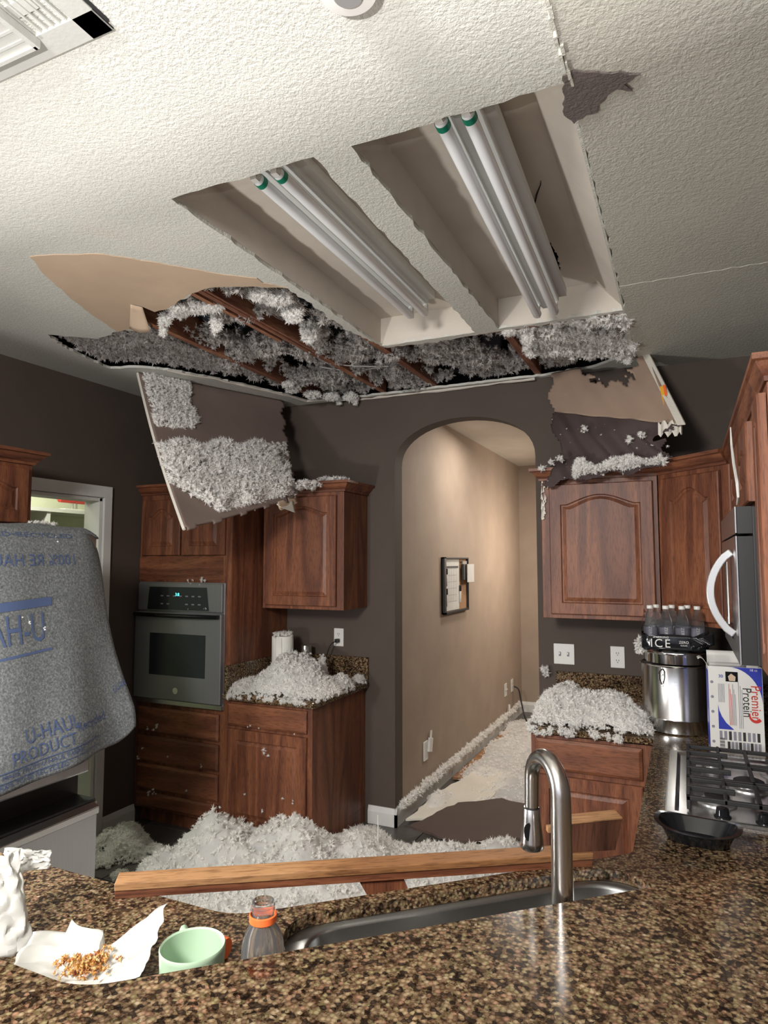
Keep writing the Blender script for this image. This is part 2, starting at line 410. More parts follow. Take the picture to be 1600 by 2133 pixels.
def mound(blobs, z0, n, rad, seed, bounds=None, cell=0.02, nz=0.25, thr=0.012, clip=None, base_on=True):
    """heightfield made of soft blobs (x, y, rx, ry, h) covered by clumps"""
    rng = np.random.default_rng(seed)
    B = np.array(blobs, float)
    x0, x1 = (B[:, 0]-B[:, 2]).min(), (B[:, 0]+B[:, 2]).max(); y0, y1 = (B[:, 1]-B[:, 3]).min(), (B[:, 1]+B[:, 3]).max()
    if bounds: x0, x1, y0, y1 = max(x0, bounds[0]), min(x1, bounds[1]), max(y0, bounds[2]), min(y1, bounds[3])
    def H(x, y):
        h = np.zeros_like(x)
        for bx, by, rx, ry, hh in B:
            d = ((x-bx)/rx)**2+((y-by)/ry)**2
            h = np.maximum(h, hh*np.clip(1-d, 0, 1)**0.7)+0.25*hh*np.clip(1-d, 0, 1)
        h = h*(1+nz*fnoise(x, y, seed+5))-0.004
        if clip is not None: h = np.where(clip(x, y), h, 0)
        return h
    parts = []
    if base_on:
        nx, ny = int((x1-x0)/cell)+2, int((y1-y0)/cell)+2
        X, Y = np.meshgrid(np.linspace(x0, x1, nx), np.linspace(y0, y1, ny))
        Hh = H(X, Y); Z = z0+np.maximum(Hh*0.93-0.006, -0.0)*(1+0.06*rng.normal(size=Hh.shape))+0.001
        V = np.stack([X, Y, Z], -1).reshape(-1, 3)
        idx = np.arange(nx*ny).reshape(ny, nx)
        a, b, c, d = idx[:-1, :-1], idx[:-1, 1:], idx[1:, 1:], idx[1:, :-1]
        ok = ((Hh[:-1, :-1] > thr)&(Hh[1:, 1:] > thr)&(Hh[:-1, 1:] > thr)&(Hh[1:, :-1] > thr)).ravel()
        q = np.concatenate([np.stack([a, b, c], -1).reshape(-1, 3)[ok], np.stack([a, c, d], -1).reshape(-1, 3)[ok]])
        if len(q): parts.append((V, q))
    px = x0+(x1-x0)*rng.random(n*4); py = y0+(y1-y0)*rng.random(n*4)
    h = H(px, py); ok = h > thr*0.6; px, py, h = px[ok][:n], py[ok][:n], h[ok][:n]
    r = rad[0]+(rad[1]-rad[0])*rng.random(len(px))**1.8
    zz = z0+np.maximum(h*(0.72+0.3*rng.random(len(px)))-r*0.2, r*0.45)
    parts.append(tufts(np.stack([px, py, zz], -1), r, rng))
    return parts
def cloud(blobs, n, rad, seed, aniso=None):
    """clumps filling ellipsoids (x, y, z, rx, ry, rz)"""
    rng = np.random.default_rng(seed); B = np.array(blobs, float)
    vol = B[:, 3]*B[:, 4]*B[:, 5]; k = rng.choice(len(B), n, p=vol**.7/(vol**.7).sum())
    d = rng.normal(size=(n, 3)); d /= np.linalg.norm(d, axis=1)[:, None]; d *= (rng.random((n, 1))**0.4)
    P = B[k, :3]+d*B[k, 3:6]
    r = rad[0]+(rad[1]-rad[0])*rng.random(n)**1.6
    return [tufts(P, r, rng, aniso=aniso)]
def onpatch(fn, inside, nrm, n, rad, thick, seed):
    """clumps resting on a surface fn(u, v) where inside(u, v)"""
    rng = np.random.default_rng(seed); P = []; rr = []
    while len(P) < n:
        u, v = rng.random(2)
        t = inside(u, v)
        if t <= 0: continue
        q = np.array(fn(u, v))+np.array(nrm)*thick*(min(1, t*2))*(0.25+0.8*rng.random())
        P.append(q); rr.append(rad[0]+(rad[1]-rad[0])*rng.random()**1.6)
    return [tufts(np.array(P), np.array(rr), rng)]
def remap(mb, fn): mb.v = [fn(p) for p in mb.v]; return mb
XZ = lambda p: (p[0], p[2], p[1])        # plan drawn in x, z and extruded along y
YZ = lambda p: (p[2], p[0], p[1])        # plan drawn in y, z and extruded along x

# ================================================================ STRUCTURE
HX0, HX1, HYE = -1.715, -0.80, 7.45      # hall behind the arch
fl = MB().box(XL-1.6, XR+0.1, -2.6, HYE+0.1, -0.06, -0.006).build('floor', grout_m); struct(fl)
tm = None; TS = 0.33
for ix in range(-10, 1):
    for iy in range(4, 23):
        x0 = ix*TS+0.13; y0 = iy*TS+0.02
        if iy >= 12 and not (x0 > HX0-0.3 and x0 < HX1): continue
        if x0+TS > 0.2 or y0 < 1.3: continue
        if tm is None:
            tm = MB().box(0, TS-0.006, 0, TS-0.006, -0.006, 0.0).build('tile', tile_m, fl, bev=0.002); t = tm
        else:
            t = tm.copy(); C.objects.link(t); t.parent = fl
        t.location = (x0, y0, 0)

# back wall with the arched passage
apts = [(HX1, 0.0), (HX1, 2.29)]
for i in range(1, 24):
    a = PI*i/24; apts.append(((HX0+HX1)/2+math.cos(a)*(HX1-HX0)/2, 2.29+0.275*math.sin(a)**0.9))
apts += [(HX0, 2.29), (HX0, 0.0)]
poly = [(XL-0.12, 0), (XL-0.12, CEIL+0.02), (XR+0.12, CEIL+0.02), (XR+0.12, 0)]+apts
struct(remap(MB().prism(poly, WB, WB+0.12), XZ).build('wall_back', wall_m, smooth=True, angle=30))
# left wall with the pantry doorway
DY0, DY1, DZ = 2.05, 2.972, 2.050
poly = [(-2.6, 0), (-2.6, CEIL), (WB+0.12, CEIL), (WB+0.12, 0), (DY1, 0), (DY1, DZ), (DY0, DZ), (DY0, 0)]
struct(remap(MB().prism(poly, XL-0.12, XL), YZ).build('wall_left', wall_m))
struct(MB().box(XR, XR+0.12, -2.6, WB+0.12, 0, CEIL).build('wall_right', wall_m))
# hall
struct(MB().box(HX0-0.1, HX0, WB+0.12, HYE, 0, 2.9).build('wall_hall_left', hallwall_lit))
struct(MB().box(HX1+0.9, HX1+1.0, WB+0.12, HYE, 0, 2.9).build('wall_hall_right', hallwall_lit))
struct(MB().box(HX0-0.1, HX1+1.0, HYE, HYE+0.1, 0, 2.9).build('wall_hall_end', hallwall_lit))
struct(MB().box(HX0-0.1, HX1+1.0, WB+0.12, HYE+0.1, 2.75, 2.79).build('ceiling', recess_m))
# pantry behind the doorway
struct(MB().box(-4.72, -4.66, 1.4, 4.46, 0, CEIL).build('wall_pantry_far', pantry_m))
struct(MB().box(XL-0.12, XL-0.06, WB+0.12, 4.46, 0, CEIL).build('wall_pantry_side', pantry_m))
struct(MB().box(-4.66, XL-0.12, 4.4, 4.46, 0, CEIL).build('wall_pantry_end', pantry_m))
struct(MB().box(-4.66, XL-0.12, 1.4, 1.46, 0, CEIL).build('wall_pantry_near', pantry_m))
struct(MB().box(-4.7, XL-0.06, 1.4, 4.46, CEIL, CEIL+0.04).build('ceiling', pantry_m))
# doorway casing
tr = struct(MB().box(XL, XL+0.02, DY1+0.004, DY1+0.066, 0, DZ+0.075).build('trim_1', white_trim, bev=0.004))
struct(MB().box(XL, XL+0.02, DY0-0.095, DY0-0.01, 0, DZ+0.003).build('trim_2', white_trim, bev=0.004))
struct(MB().box(XL, XL+0.021, DY0-0.095, DY1+0.066, DZ+0.004, DZ+0.076).build('trim_3', white_trim, bev=0.004))
struct(MB().box(XL-0.125, XL+0.004, DY1-0.018, DY1+0.002, 0, DZ).build('trim_4', white_trim))
struct(MB().box(XL-0.125, XL+0.004, DY0-0.002, DY0+0.018, 0, DZ).build('trim_5', white_trim))
struct(MB().box(XL-0.125, XL+0.004, DY0, DY1, DZ-0.018, DZ+0.002).build('trim_6', white_trim))
# baseboards
def bboard(name, p, q, nrm, h=0.11):
    p = Vector(p); q = Vector(q); nrm = Vector(nrm)
    prof = [(0.0, 0), (0.016, 0), (0.016, h*0.7), (0.011, h*0.85), (0.006, h), (0, h)]
    L = [[(c.x+nrm.x*a, c.y+nrm.y*a, b) for a, b in prof] for c in (p, q)]
    struct(MB().loops(L).build(name, white_trim))
bboard('baseboard_hall', (HX0, WB-0.016), (HX0, HYE), (1, 0))
bboard('baseboard_back', (-1.90, WB), (HX0+0.016, WB), (0, -1))
bboard('baseboard_left', (XL, DY1+0.07), (XL, 3.30), (1, 0))
bboard('baseboard_hall_end', (HX0, HYE), (HX1+0.9, HYE), (0, -1))

# ---- ceiling drywall with two light recesses and the torn hole
BX = [(-1.39, -0.89), (-0.775, -0.215)]; BY0, BY1, BZ = 1.485, 3.0, 2.905
hole_px = [(100, 697), (160, 702), (205, 706), (250, 689), (312, 688), (286, 638), (340, 646), (400, 611), (440, 598), (530, 596), (600, 601), (640, 628), (715, 684), (800, 724), (900, 714), (1040, 688), (1180, 668), (1312, 646), (1318, 690), (1325, 738),
           (1240, 764), (1140, 786), (1000, 812), (850, 831), (750, 837), (640, 836), (560, 815), (450, 790), (350, 771), (290, 766), (230, 768), (170, 742), (130, 722)]
hole = [cz(*p) for p in hole_px]
hole = [(x, min(y, WB-0.03)) for x, y in hole]
hole = [(min(x, -0.235), y) for x, y in hole]
hole = [((x, max(y, 3.035)) if x > -1.36 else (x, y)) for x, y in hole]
CR = -0.212
outer = [(XL-0.12, -2.6), (CR, -2.6), (CR, WB+0.05), (XL-0.12, WB+0.05)]
def bay(i): 
    x0, x1 = BX[i]; return jag([(x0, BY0), (x1, BY0), (x1, BY1), (x0, BY1)], 0.005, 0.035, 4+i)
b1h = [(x, y) for x, y in bay(0)]; b2h = [(min(x, CR-0.008), y) for x, y in bay(1)]
cl = MB().prism(outer, CEIL, CEIL+0.014, [b1h, b2h, jag(hole, 0.010, 0.025, 11)]).build('ceiling', ceil_m); struct(cl)
# the right-hand sheets, slightly lower and cracked along their seam
rs = MB(); SY = 2.70
for (ya, yb, dz) in ((-2.6, SY-0.0005, 0.0), (SY+0.0005, WB+0.05, 0.0015)):
    e = jag([(CR+0.004, ya), (XR+0.12, ya), (XR+0.12, yb), (CR+0.004, yb)], 0.006, 0.03, int(ya*10)+50, lambda c: c.x > 0.4)
    rs.prism(e, CEIL-0.010-dz, CEIL+0.012)
struct(rs.build('ceiling', ceil2_m))
# exposed paper where the face tore off
tan = [cz(x, y, CEIL-0.003) for x, y in [(62, 535), (110, 531), (215, 530), (330, 548), (450, 570), (535, 580), (548, 590), (600, 600), (520, 597), (440, 599), (400, 611), (345, 645), (322, 650), (290, 636), (272, 634), (312, 688), (268, 686), (245, 692), (190, 655), (140, 615), (95, 575)]]
tearp = MB().prism(jag(tan, 0.004, 0.03, 3), CEIL-0.003, CEIL-0.0005).build('torn_patch', kraft, cl)
gp = [cz(x, y, CEIL-0.014) for x, y in [(1172, 158), (1196, 148), (1240, 150), (1335, 155), (1300, 176), (1318, 190), (1285, 186), (1262, 202), (1245, 222), (1246, 234), (1222, 240), (1196, 258), (1182, 246), (1172, 232), (1176, 200)]]
MB().prism(jag(gp, 0.004, 0.012, 5), CEIL-0.0145, CEIL-0.011).build('torn_patch', gray_tear, cl)
# torn flap of paper hanging at the hole edge
def qpt(x, y, z): return survey(x, y, 2, z)
ff = [qpt(272, 634, 2.757), qpt(297, 640, 2.757), qpt(313, 690, 2.70), qpt(270, 684, 2.73)]
MB().grid(lambda u, v: tuple((ff[0]*(1-u)+ff[1]*u)*(1-v)+(ff[3]*(1-u)+ff[2]*u)*v+Vector((0, 0, -0.012*math.sin(u*3.1)*v))), 6, 6).build('paper_flap', kraft, cl, smooth=True, solid=0.003)
# crumbled crack along the crease of the two ceiling sheets
cr = MB(); rn = random.Random(5)
for k in range(60):
    y = -0.1+1.58*k/60; x = CR+rn.uniform(-0.006, 0.010); s = rn.uniform(0.001, 0.005)
    cr.box(x-s, x+s, y, y+0.03, CEIL-0.013-rn.uniform(0, .004), CEIL)
tag(cr.build('crumbled_joint', ceil2_m, cl), kind='stuff')

# light recesses (drywall boxes let into the ceiling)
for i, (x0, x1) in enumerate(BX):
    sl = 0.115 if i else 0.0
    b = MB()
    b.box(x0-0.013, x0, BY0-0.01, BY1+0.012, CEIL+0.014, BZ)
    if i:
        b.add([(x1-sl, BY0-0.01, BZ), (x1, BY0-0.01, CEIL+0.012), (x1, BY1, CEIL+0.012), (x1-sl, BY1, BZ), (x1-sl+0.013, BY0-0.01, BZ), (x1+0.013, BY0-0.01, CEIL+0.012), (x1+0.013, BY1, CEIL+0.012), (x1-sl+0.013, BY1, BZ)],
              [(0, 1, 2, 3), (7, 6, 5, 4), (0, 4, 5, 1), (1, 5, 6, 2), (2, 6, 7, 3), (3, 7, 4, 0)])
    else: b.box(x1, x1+0.013, BY0-0.01, BY1+0.012, CEIL+0.014, BZ)
    b.box(x0, x1, BY1, BY1+0.013, CEIL+0.002, BZ)
    b.box(x0, x1, BY0-0.013, BY0, CEIL+0.014, BZ)
    struct(b.build('trim_%d' % (7+i), recess_m))
    top = [(x0-0.013, BY0-0.013), (x1-sl+0.013, BY0-0.013), (x1-sl+0.013, BY1+0.013), (x0-0.013, BY1+0.013)]
    if i:      # the broken-through tear beside the second fixture
        h = [cz(x, y, BZ) for x, y in ((1122, 478), (1132, 484), (1146, 505), (1160, 530), (1168, 560), (1166, 600), (1156, 604), (1148, 575), (1140, 545), (1128, 510))]
        m = MB().prism(top, BZ, BZ+0.013, [jag(h, 0.005, 0.012, 8)])
    else: m = MB().prism(top, BZ, BZ+0.013)
    struct(m.build('trim_%d' % (9+i), recess_m))
# hairline crack in the second recess
crk = [cz(x, y, BZ) for x, y in ((1126, 482), (1108, 462), (1105, 446), (1113, 428), (1118, 405), (1126, 385), (1127, 376))]
MB().tube([(x, y, BZ-0.001) for x, y in crk], [0.005, 0.004, 0.0045, 0.003, 0.0035, 0.002, 0.001], 5).build('crack', attic_m, cl)
# textured drop beam between the recesses is the ceiling sheet itself; its boxed sides:
struct(MB().box(-0.877, -0.788, BY0, BY1, CEIL+0.014, BZ).build('trim_11', beam_m))

# ---- attic: joists, deck, blocking, duct
struct(MB().box(XL-0.1, XR+0.1, 1.0, WB+0.3, 3.75, 3.80).build('ceiling_attic', attic_m))
for nm, bx in (('a', (XL-0.14, XL-0.1, 1.0, WB+0.3)), ('b', (XR+0.1, XR+0.14, 1.0, WB+0.3)), ('c', (XL-0.1, XR+0.1, 0.96, 1.0)), ('d', (XL-0.1, XR+0.1, WB+0.30, WB+0.34))):
    struct(MB().box(*bx, CEIL+0.02, 3.78).build('wall_attic', attic_m))
jl = [(-2.27, 2.02, 3.90, 'leftmost bare ceiling joist above the torn hole, grey and dusty'),
      (-1.785, 1.9, 3.90, 'reddish ceiling joist crossing the middle of the torn hole, fluff on both sides'),
      (-1.424, 1.9, 3.90, 'ceiling joist running along the left edge of the first light recess'),
      (-0.77, 3.03, 3.90, 'short reddish joist end behind the beam between the two light recesses'),
      (-0.205, 3.02, 3.90, 'splintered joist at the right end of the torn hole')]
for (x, y0, y1, lab) in jl:
    j = MB().box(x-0.019, x+0.019, y0, y1, CEIL+0.016, CEIL+0.155).build('ceiling_joist', lumber, bev=0.002)
    tag(j, lab, 'joist', 'ceiling joists over the kitchen')
bl = MB().box(-1.38, -0.24, 3.014, 3.050, CEIL+0.002, CEIL+0.14).build('header_board', lumber_h, bev=0.002)
tag(bl, 'dark wooden header board across the far end of the light recesses', 'board')
# pair of furring strips left of the middle joist
for k in range(2):
    t = MB().box(-1.85+k*0.045, -1.825+k*0.045, 2.0, 2.75+0.3*k, CEIL+0.012, CEIL+0.05).build('wood_strip', lumber)
    tag(t, ['outer thin wooden strip beside the middle joist at the near end of the torn hole', 'inner longer wooden strip against the middle joist at the near end of the torn hole'][k], 'strip', 'thin strips in the ceiling hole')
dpts = [(-2.9, 2.4, 3.15), (-2.5, 2.75, 3.12), (-2.1, 3.1, 3.10), (-1.7, 3.35, 3.10), (-1.2, 3.5, 3.12), (-0.6, 3.6, 3.15)]
dd = []
for i in range(len(dpts)-1):
    for k in range(10):
        t = k/10; dd.append(tuple(Vector(dpts[i]).lerp(Vector(dpts[i+1]), t)))
tag(MB().tube(dd, [0.15+0.006*(i % 2) for i in range(len(dd))], 20).build('air_duct', duct_m, smooth=True), 'dark flexible air duct seen through the torn ceiling hole', 'duct')
# metal lath scrap
lath = MB(); A = Vector((-1.66, 2.14, CEIL+0.012)); 
for i in range(15):
    for s in (1, -1):
        pts = []
        for k in range(9):
            pts.append(A+Vector((0.012*i+s*0.004*(1 if k % 2 else -1)*1.0, 0.045*k, 0.004*s)))
        lath.tube(pts, 0.0011, 4)
tag(lath.build('metal_lath', silver_plastic), 'small piece of expanded metal lath at the near edge of the torn ceiling hole', 'lath')
# thin wires hanging in the hole
for i, (a, b) in enumerate((((-2.05, 3.1, 2.85), (-1.55, 3.45, 2.80)), ((-1.95, 3.35, 2.82), (-1.62, 3.6, 2.86)))):
    pts = [Vector(a).lerp(Vector(b), k/10)+Vector((0, 0, -0.03*math.sin(PI*k/10))) for k in range(11)]
    tag(MB().tube(pts, 0.004, 6).build('electrical_cable', white_pl, smooth=True), ['nearer white cable strung between the joists in the torn ceiling hole', 'farther white cable strung between the joists in the torn ceiling hole'][i], 'cable', 'cables in the ceiling hole')
# drywall edge strip along the far side of the hole
es = [(350, 771), (450, 789), (560, 814), (640, 834), (750, 834), (850, 829), (1000, 810), (1140, 784)]
ep = []
for x, y in es:
    q = cz(x, y, CEIL-0.01); ep.append(Vector((q[0], min(q[1], WB-0.012), CEIL-0.012)))
fine = []
for i in range(len(ep)-1):
    for k in range(6): fine.append(ep[i].lerp(ep[i+1], k/6)+Vector((random.uniform(-.004, .004), random.uniform(-.004, .004), random.uniform(-.003, .003))))
MB().tube(fine, [random.uniform(0.004, 0.010) for _ in fine], 6).build('broken_edge', recess_m, cl)

# ================================================================ CEILING FITTINGS
def strip_light(label, x, y0, zend, z0=BZ, L=1.235, tilt=0.0):
    t = thing('fluorescent_light', label, 'light fixture', (x, y0, z0), 0, 'twin tube fixtures in the ceiling recesses', rot=(tilt, 0, 0))
    MB().box(-0.055, 0.055, 0.0, L, -0.055, -0.001).add([], []).build('housing', fixture_m, t, bev=0.004)
    prof = [(-0.03, -0.055), (-0.012, -0.075), (0.012, -0.075), (0.03, -0.055)]
    MB().loops([[(a, y, b) for a, b in prof] for y in (0.0, L)]).build('reflector_ridge', fixture_m, t)
    MB().box(0.055, 0.085, 0.0, L, -0.035, -0.001).build('side_flange', fixture_m, t)
    for s in (-1, 1):
        tb = MB().lathe([(0.0165, -0.01), (0.0185, 0.0), (0.0185, L-0.03), (0.0165, L-0.02)], (s*0.036, 0.03, 0), 20, axis='y')
        # lathe along y is built towards -y, so mirror it
        tb.v = [(vx, 0.03+(0.03-vy) if False else vy, vz) for vx, vy, vz in tb.v]
        tb = MB().tube([(s*0.036, 0.02, -0.098), (s*0.036, 0.03, -0.098), (s*0.036, L-0.005, -0.098), (s*0.036, L+0.005, -0.098)], [0.0165, 0.0185, 0.0185, 0.015], 20)
        tube = tb.build('tube', tube_m, t, smooth=True)
        MB().tube([(s*0.036, 0.028, -0.098), (s*0.036, 0.048, -0.098)], 0.0196, 20).build('end_ring', green_m, tube, smooth=True)
        sk = MB().box(s*0.036-0.010, s*0.036+0.010, -0.002, 0.018, -0.112, -0.055)
        sk.tube([(s*0.036, 0.0, -0.098), (s*0.036, 0.022, -0.098)], 0.0135, 14)
        sk.build('socket', white_pl, t, smooth=True)
        MB().box(s*0.036-0.010, s*0.036+0.010, L-0.004, L+0.014, -0.108, -0.055).build('socket', white_pl, t)
    return t
strip_light('twin tube fluorescent light in the left ceiling recess, hanging level', -1.100, 1.550, 2.905)
strip_light('twin tube fluorescent light in the right ceiling recess, far end sagging out of the ceiling', -0.505, 1.520, 2.905, 2.895, 1.235, -R(4.4))
# air return grille
vt = thing('ceiling_vent', 'white metal return air vent with a fallen filter panel in the near left ceiling', 'vent', (-1.04, 0.935, CEIL))
fr = MB(); VW, VD = 0.72, 0.72
for a in ((-VW, 0, -0.058, 0), (-VW, 0, -VD, -VD+0.05), (-VW, -VW+0.05, -VD, 0), (-0.058, 0, -VD, 0)): fr.box(a[0], a[1], a[2], a[3], -0.007, -0.0005)
fr.build('frame', vent_m, vt, bev=0.002)
MB().box(0.0005, 0.007, -VD, -0.02, -0.004, 0.0).build('gap_strip', black_matte, vt)  # black strip put in for the dark of the gap beside the frame
MB().box(-VW+0.05, -0.058, -VD+0.05, -0.058, 0.001, 0.004).build('duct_back', attic_m, vt)
for k in range(6):
    x = -0.066-k*0.0185; MB().box(x-0.004, x, -VD+0.05, -0.058, -0.006, -0.001).build('blade', vent_m, vt)
for k in range(7):
    y = -0.10-k*0.085; MB().box(-0.155, -0.095, y-0.030, y, -0.0035, 0.0005).build('deflector', vent_m, vt)
pn = MB().box(-VW+0.04, -0.165, -VD+0.03, -0.050, -0.020, -0.009).build('filter_panel', vent_m, vt, bev=0.002)
MB().box(-VW+0.04, -0.165, -0.054, -0.046, -0.026, -0.008).build('panel_lip', vent_m, vt)
MB().box(-0.172, -0.160, -VD+0.03, -0.046, -0.026, -0.008).build('panel_lip', vent_m, vt)
rb = MB()
for k in range(22): rb.box(-VW+0.045, -0.175, -0.075-k*0.027, -0.069-k*0.027, -0.0215, -0.019)
rb.build('ribs', vent_m, vt)
sd = thing('smoke_detector', 'round white smoke detector on the near ceiling at the top edge', 'smoke detector', (-0.545, 1.028, CEIL))
MB().lathe([(0.065, 0), (0.066, -0.018), (0.055, -0.034), (0.02, -0.038)], (0, 0, 0), 32).build('housing', white_pl, sd, smooth=True)
MB().lathe([(0.03, -0.036), (0.028, -0.042)], (0, 0, 0), 24).build('grille', silver_plastic, sd)

# ================================================================ CABINETS
def rect_loop(x0, x1, z0, z1, y, n=10, rise=0.0):
    L = []
    for i in range(n): L.append((x0+(x1-x0)*i/n, y, z0))
    for i in range(n): L.append((x1, y, z0+(z1-z0)*i/n))
    for i in range(n):
        t = i/n; s = max(0.0, 1-abs(2*t-1)/0.86); zz = z1+rise*math.sin(min(1, s)*PI/2)**1.2 if rise else z1
        L.append((x1-(x1-x0)*t, y, zz))
    for i in range(n): L.append((x0, y, z1-(z1-z0)*i/n))
    return L
def door(parent, x0, x1, z0, z1, arch=0.0, y=-0.002, sw=0.058, th=0.020, grain=None, name='door'):
    grain = grain or wood_v; rise = arch; n = 14
    tz = z1-sw-rise
    L = [rect_loop(x0, x1, z0, z1, y, n), rect_loop(x0, x1, z0, z1, y-th+0.004, n), rect_loop(x0+0.004, x1-0.004, z0+0.004, z1-0.004, y-th, n),
         rect_loop(x0+sw, x1-sw, z0+sw, tz, y-th, n, rise), rect_loop(x0+sw+0.005, x1-sw-0.005, z0+sw+0.005, tz-0.005, y-th+0.008, n, rise)]
    d = MB().loops(L, True, False).build(name, grain, parent)
    i = 0.005; j = 0.030
    P = [rect_loop(x0+sw+i, x1-sw-i, z0+sw+i, tz-i, y-th+0.0085, n, rise), rect_loop(x0+sw+i+0.006, x1-sw-i-0.006, z0+sw+i+0.006, tz-i-0.006, y-th+0.0085, n, rise),
         rect_loop(x0+sw+j, x1-sw-j, z0+sw+j, tz-j+0.004, y-th+0.001, n, rise)]
    MB().loops(P, False, True).build('raised_panel', wood_v, d)
    return d
def drawer(parent, x0, x1, z0, z1, y=-0.002, th=0.020, name='drawer'):
    n = 4
    L = [rect_loop(x0, x1, z0, z1, y, n), rect_loop(x0, x1, z0, z1, y-th+0.008, n), rect_loop(x0+0.014, x1-0.014, z0+0.014, z1-0.014, y-th, n)]
    return MB().loops(L).build(name, wood_h, parent)
def crown(parent, w, d, z, sides='LFR', h=0.065, out=0.055):
    P = [(a*out/0.055, b) for a, b in ((0.0, 0), (0.010, 0.0), (0.012, 0.012), (0.020, 0.018), (0.034, 0.034), (0.042, 0.046), (0.055, 0.050), (0.055, h))]
    L = []
    for off, dz in P:
        l = off if 'L' in sides else 0; r = off if 'R' in sides else 0; fo = off if 'F' in sides else 0
        L.append([(-l, -fo, z+dz), (w+r, -fo, z+dz), (w+r, d, z+dz), (-l, d, z+dz)])
    return MB().loops(L).build('crown_moulding', wood_h, parent)
def cabinet(name, label, loc, rz, w, d, z0, z1, group=None, toe=False, m=None, cat='cabinet'):
    t = thing(name, label, cat, (loc[0], loc[1], 0), rz, group)
    b = MB().box(0, w, 0, d, z0+(0.1 if toe else 0), z1)
    if toe: b.box(0.0, w, 0.06, d, z0, z0+0.1)
    b.build('body', m or wood_v, t, bev=0.002)
    return t
# oven tower
OW = 0.745; OX = XL+0.004
ot = cabinet('oven_cabinet', 'tall oak oven cabinet in the far left corner, oven built into it', (OX, 3.30), 0, OW, 0.615, 0, 2.095, toe=True)
door(ot, 0.03, 0.345, 1.70, 2.06, 0.05); door(ot, 0.36, OW-0.045, 1.70, 2.06, 0.05)
crown(ot, OW, 0.615, 2.095, 'FR')
MB().box(OW-0.062, OW-0.001, -0.004, 0.0, 0.10, 2.09).build('face_frame_stile', wood_v, ot)
MB().box(0.0, OW-0.0625, -0.004, 0.0, 1.545, 1.69).build('face_frame_rail', wood_h, ot)
for k, (a, b) in enumerate(((0.575, 0.735), (0.40, 0.555), (0.225, 0.38), (0.115, 0.205))): drawer(ot, 0.03, OW-0.07, a, b)
ov = thing('wall_oven', 'built-in stainless wall oven with a dark window and glowing clock', 'oven', (OX+0.018, 3.295, 0.765))
MB().box(0.0, 0.690, -0.012, 0.0, 0.0, 0.765).build('frame', oven_steel, ov, bev=0.003)
MB().box(0.0, 0.690, -0.026, -0.012, 0.0, 0.030).build('bottom_trim', steel_h, ov, bev=0.003)
cp = MB().box(0.008, 0.682, -0.030, -0.012, 0.585, 0.758).build('control_panel', oven_steel, ov, bev=0.003)
gl = MB().loops([[(0.09, -0.031, 0.592), (0.585, -0.031, 0.592), (0.565, -0.031, 0.735), (0.105, -0.031, 0.735)], [(0.09, -0.034, 0.592), (0.585, -0.034, 0.592), (0.565, -0.034, 0.735), (0.105, -0.034, 0.735)]]).build('control_glass', black_glass, ov)
text('3:8', 0.028, display, gl, (0.335, -0.0345, 0.688), (R(90), 0, 0), name='clock_digits')
for r_ in range(2):
    for c_ in range(7):
        if c_ in (2, 3) and r_ == 0: continue
        MB().box(0.20+c_*0.05, 0.222+c_*0.05, -0.0346, -0.034, 0.625+r_*0.05, 0.633+r_*0.05).build('key_mark', ink_gray, gl)
dr = MB().box(0.0, 0.690, -0.045, -0.012, 0.035, 0.575).build('oven_door', oven_steel, ov, bev=0.004)
MB().box(0.13, 0.575, -0.0475, -0.045, 0.185, 0.445).build('door_window', black_glass, dr, bev=0.002)
hb = MB(); hp = []
for k in range(17):
    t = k/16; hp.append((0.012+0.666*t, -0.062-0.028*math.sin(PI*t), 0.560))
hb.tube(hp, 0.013, 10); hb.box(0.012, 0.04, -0.065, -0.04, 0.55, 0.572); hb.box(0.65, 0.678, -0.065, -0.04, 0.55, 0.572)
hb.build('door_handle', black_gloss, dr, smooth=True)
MB().lathe([(0.0, 0.0), (0.02, 0.0), (0.021, 0.002), (0.012, 0.004)], (0.345, -0.0455, 0.095), 24, axis='y').build('badge', chrome, dr, smooth=True)
# base and wall cabinets right of the oven
LBX = -2.527
lb = cabinet('base_cabinet', 'oak base cabinet between the oven tower and the arch, one drawer over one door', (LBX, 3.25), 0, 0.602, 0.665, 0, 0.845, 'kitchen cabinets', toe=True)
drawer(lb, 0.03, 0.572, 0.700, 0.825); door(lb, 0.03, 0.572, 0.125, 0.680)
lu = cabinet('wall_cabinet', 'oak wall cabinet left of the arch with an arched raised-panel door', (-2.505, 3.59), 0, 0.592, 0.33, 1.362, 2.095, 'kitchen cabinets')
door(lu, 0.03, 0.545, 1.385, 2.07, 0.045); crown(lu, 0.592, 0.33, 2.095, 'LFR')
# cabinet over the fridge (faces right)
fu = cabinet('wall_cabinet', 'oak wall cabinet above the blanket-covered fridge at the left edge', (-2.90, 1.27), R(90), 0.93, 0.375, 1.83, 2.13, 'kitchen cabinets')
door(fu, 0.02, 0.45, 1.845, 2.11, 0.04); door(fu, 0.47, 0.90, 1.845, 2.11, 0.04); crown(fu, 0.93, 0.375, 2.13, 'LFR')
